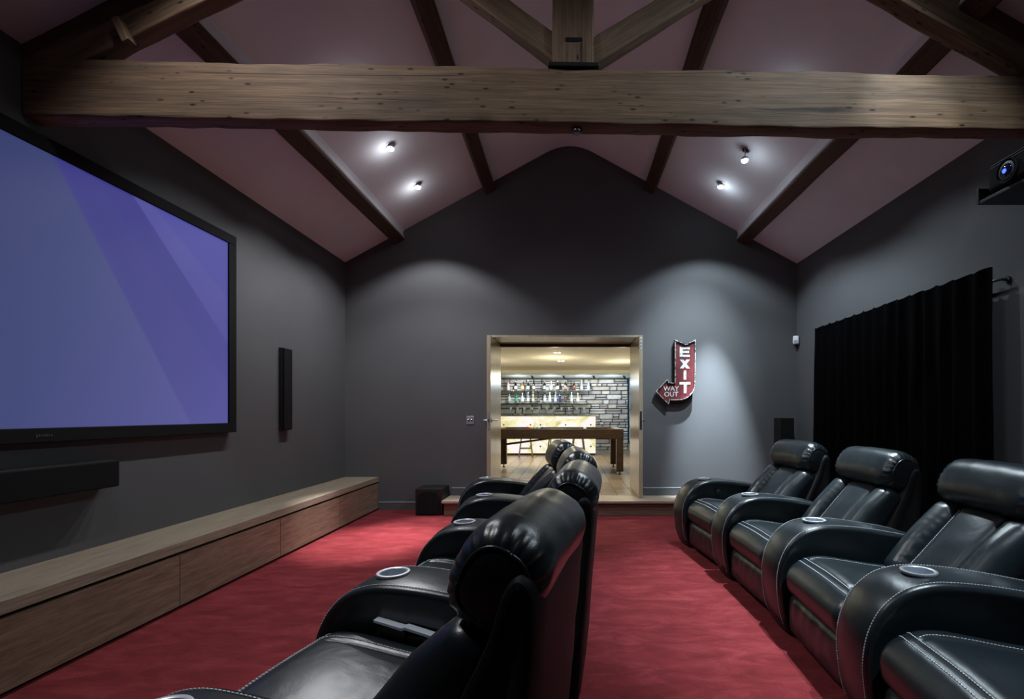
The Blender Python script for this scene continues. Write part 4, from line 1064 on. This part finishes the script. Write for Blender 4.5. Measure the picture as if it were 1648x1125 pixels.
top = [(818, 0, (0.75, 0.45, 0.42), 0, (0.4, 0.05, 0.05), (0.8, 0.6, 0.58), 'pink bottle with pale pink label'), (830, 1, BLK, 0, WHT, WHT, 'black bottle with white label'),
       (841, 1, (0.35, 0.20, 0.05), 0.3, BLK, (0.6, 0.5, 0.25), 'amber bottle with tan label'), (850, 0, BLK, 0, WHT, WHT, 'black bottle with broad white label'),
       (859, 2, BLK, 0, BLK, (0.7, 0.65, 0.4), 'dark bottle with cream label'), (876, 1, BLK, 0, BLK, (0.4, 0.4, 0.4), 'black squat bottle with grey label'),
       (887, 1, CLR, 0.7, WHT, WHT, 'clear bottle with white label'), (897.5, 1, (0.02, 0.01, 0.008), 0, WHT, WHT, 'brown-black bottle with white label'),
       (910, 0, (0.01, 0.04, 0.02), 0, (0.3, 0.35, 0.3), (0.6, 0.2, 0.15), 'dark green bottle with red label'), (924, 1, (0.03, 0.012, 0.008), 0, BLK, (0.2, 0.06, 0.05), 'dark brown bottle with maroon label'),
       (936, 0, CLR, 0.7, WHT, WHT, 'clear bottle with pale cap'), (947, 2, (0.45, 0.55, 0.62), 0.4, (0.1, 0.1, 0.15), WHT, 'pale blue bottle at the shelf end')]
for k, (px, kd, c, tr, cap, lc, d) in enumerate(top):
    bottle((px - 917) * 13.40 / 778, 13.40, SHZ[2], kd, c, tr, cap, lc, d + ', ' + ordn[k] + ' along the top bar shelf', 'bottles on the top bar shelf')
mid = [(820, 1, CLR, 0.7, BLK, (0.5, 0.5, 0.5), 'clear squat bottle'), (831, 0, (0.02, 0.28, 0.14), 0.4, BLK, (0.1, 0.4, 0.25), 'green bottle'), (841, 1, CLR, 0.7, WHT, WHT, 'clear bottle with white label'), (850, 0, (0.5, 0.62, 0.7), 0.6, WHT, (0.7, 0.78, 0.82), 'pale blue bottle'),
       (858, 2, (0.5, 0.42, 0.2), 0.4, WHT, (0.7, 0.65, 0.45), 'straw coloured bottle'), (867, 0, (0.03, 0.03, 0.03), 0, BLK, (0.2, 0.2, 0.2), 'charcoal bottle'), (877, 1, CLR, 0.7, BLK, (0.6, 0.62, 0.6), 'clear bottle with black cap'),
       (885, 0, CLR, 0.5, WHT, WHT, 'white-labelled clear bottle'), (894, 2, (0.6, 0.72, 0.8), 0.6, WHT, (0.75, 0.8, 0.85), 'tall icy blue bottle'), (901, 2, (0.03, 0.02, 0.10), 0, BLK, (0.06, 0.05, 0.2), 'deep purple bottle'),
       (910, 1, (0.05, 0.03, 0.02), 0, BLK, (0.15, 0.1, 0.06), 'brown squat bottle'), (920, 0, CLR, 0.6, WHT, (0.7, 0.7, 0.66), 'clear bottle with ivory label'), (930, 1, (0.6, 0.56, 0.45), 0.4, WHT, (0.75, 0.7, 0.6), 'pale cream bottle')]
for k, (px, kd, c, tr, cap, lc, d) in enumerate(mid):
    bottle((px - 917) * 13.40 / 778, 13.40, SHZ[1], kd, c, tr, cap, lc, d + ', ' + ordn[k] + ' along the middle bar shelf', 'bottles on the middle bar shelf')
gl_me = MB().lathe([(0.032, 0.0), (0.032, 0.003), (0.005, 0.006), (0.004, 0.08), (0.022, 0.10), (0.036, 0.14), (0.033, 0.19)], seg=16).mesh('wine_glass', True)
for k, px in enumerate((822, 833, 844, 856, 868, 880, 892, 904, 916, 928, 940)):
    o = link('wine_glass', gl_me, m_gl, None, ((px - 917) * 13.40 / 778, 13.40, SHZ[0]))
    tag(o, 'stemmed clear glass, ' + ordn[k] + ' along the lowest bar shelf', 'glass', 'glasses on the lowest bar shelf')
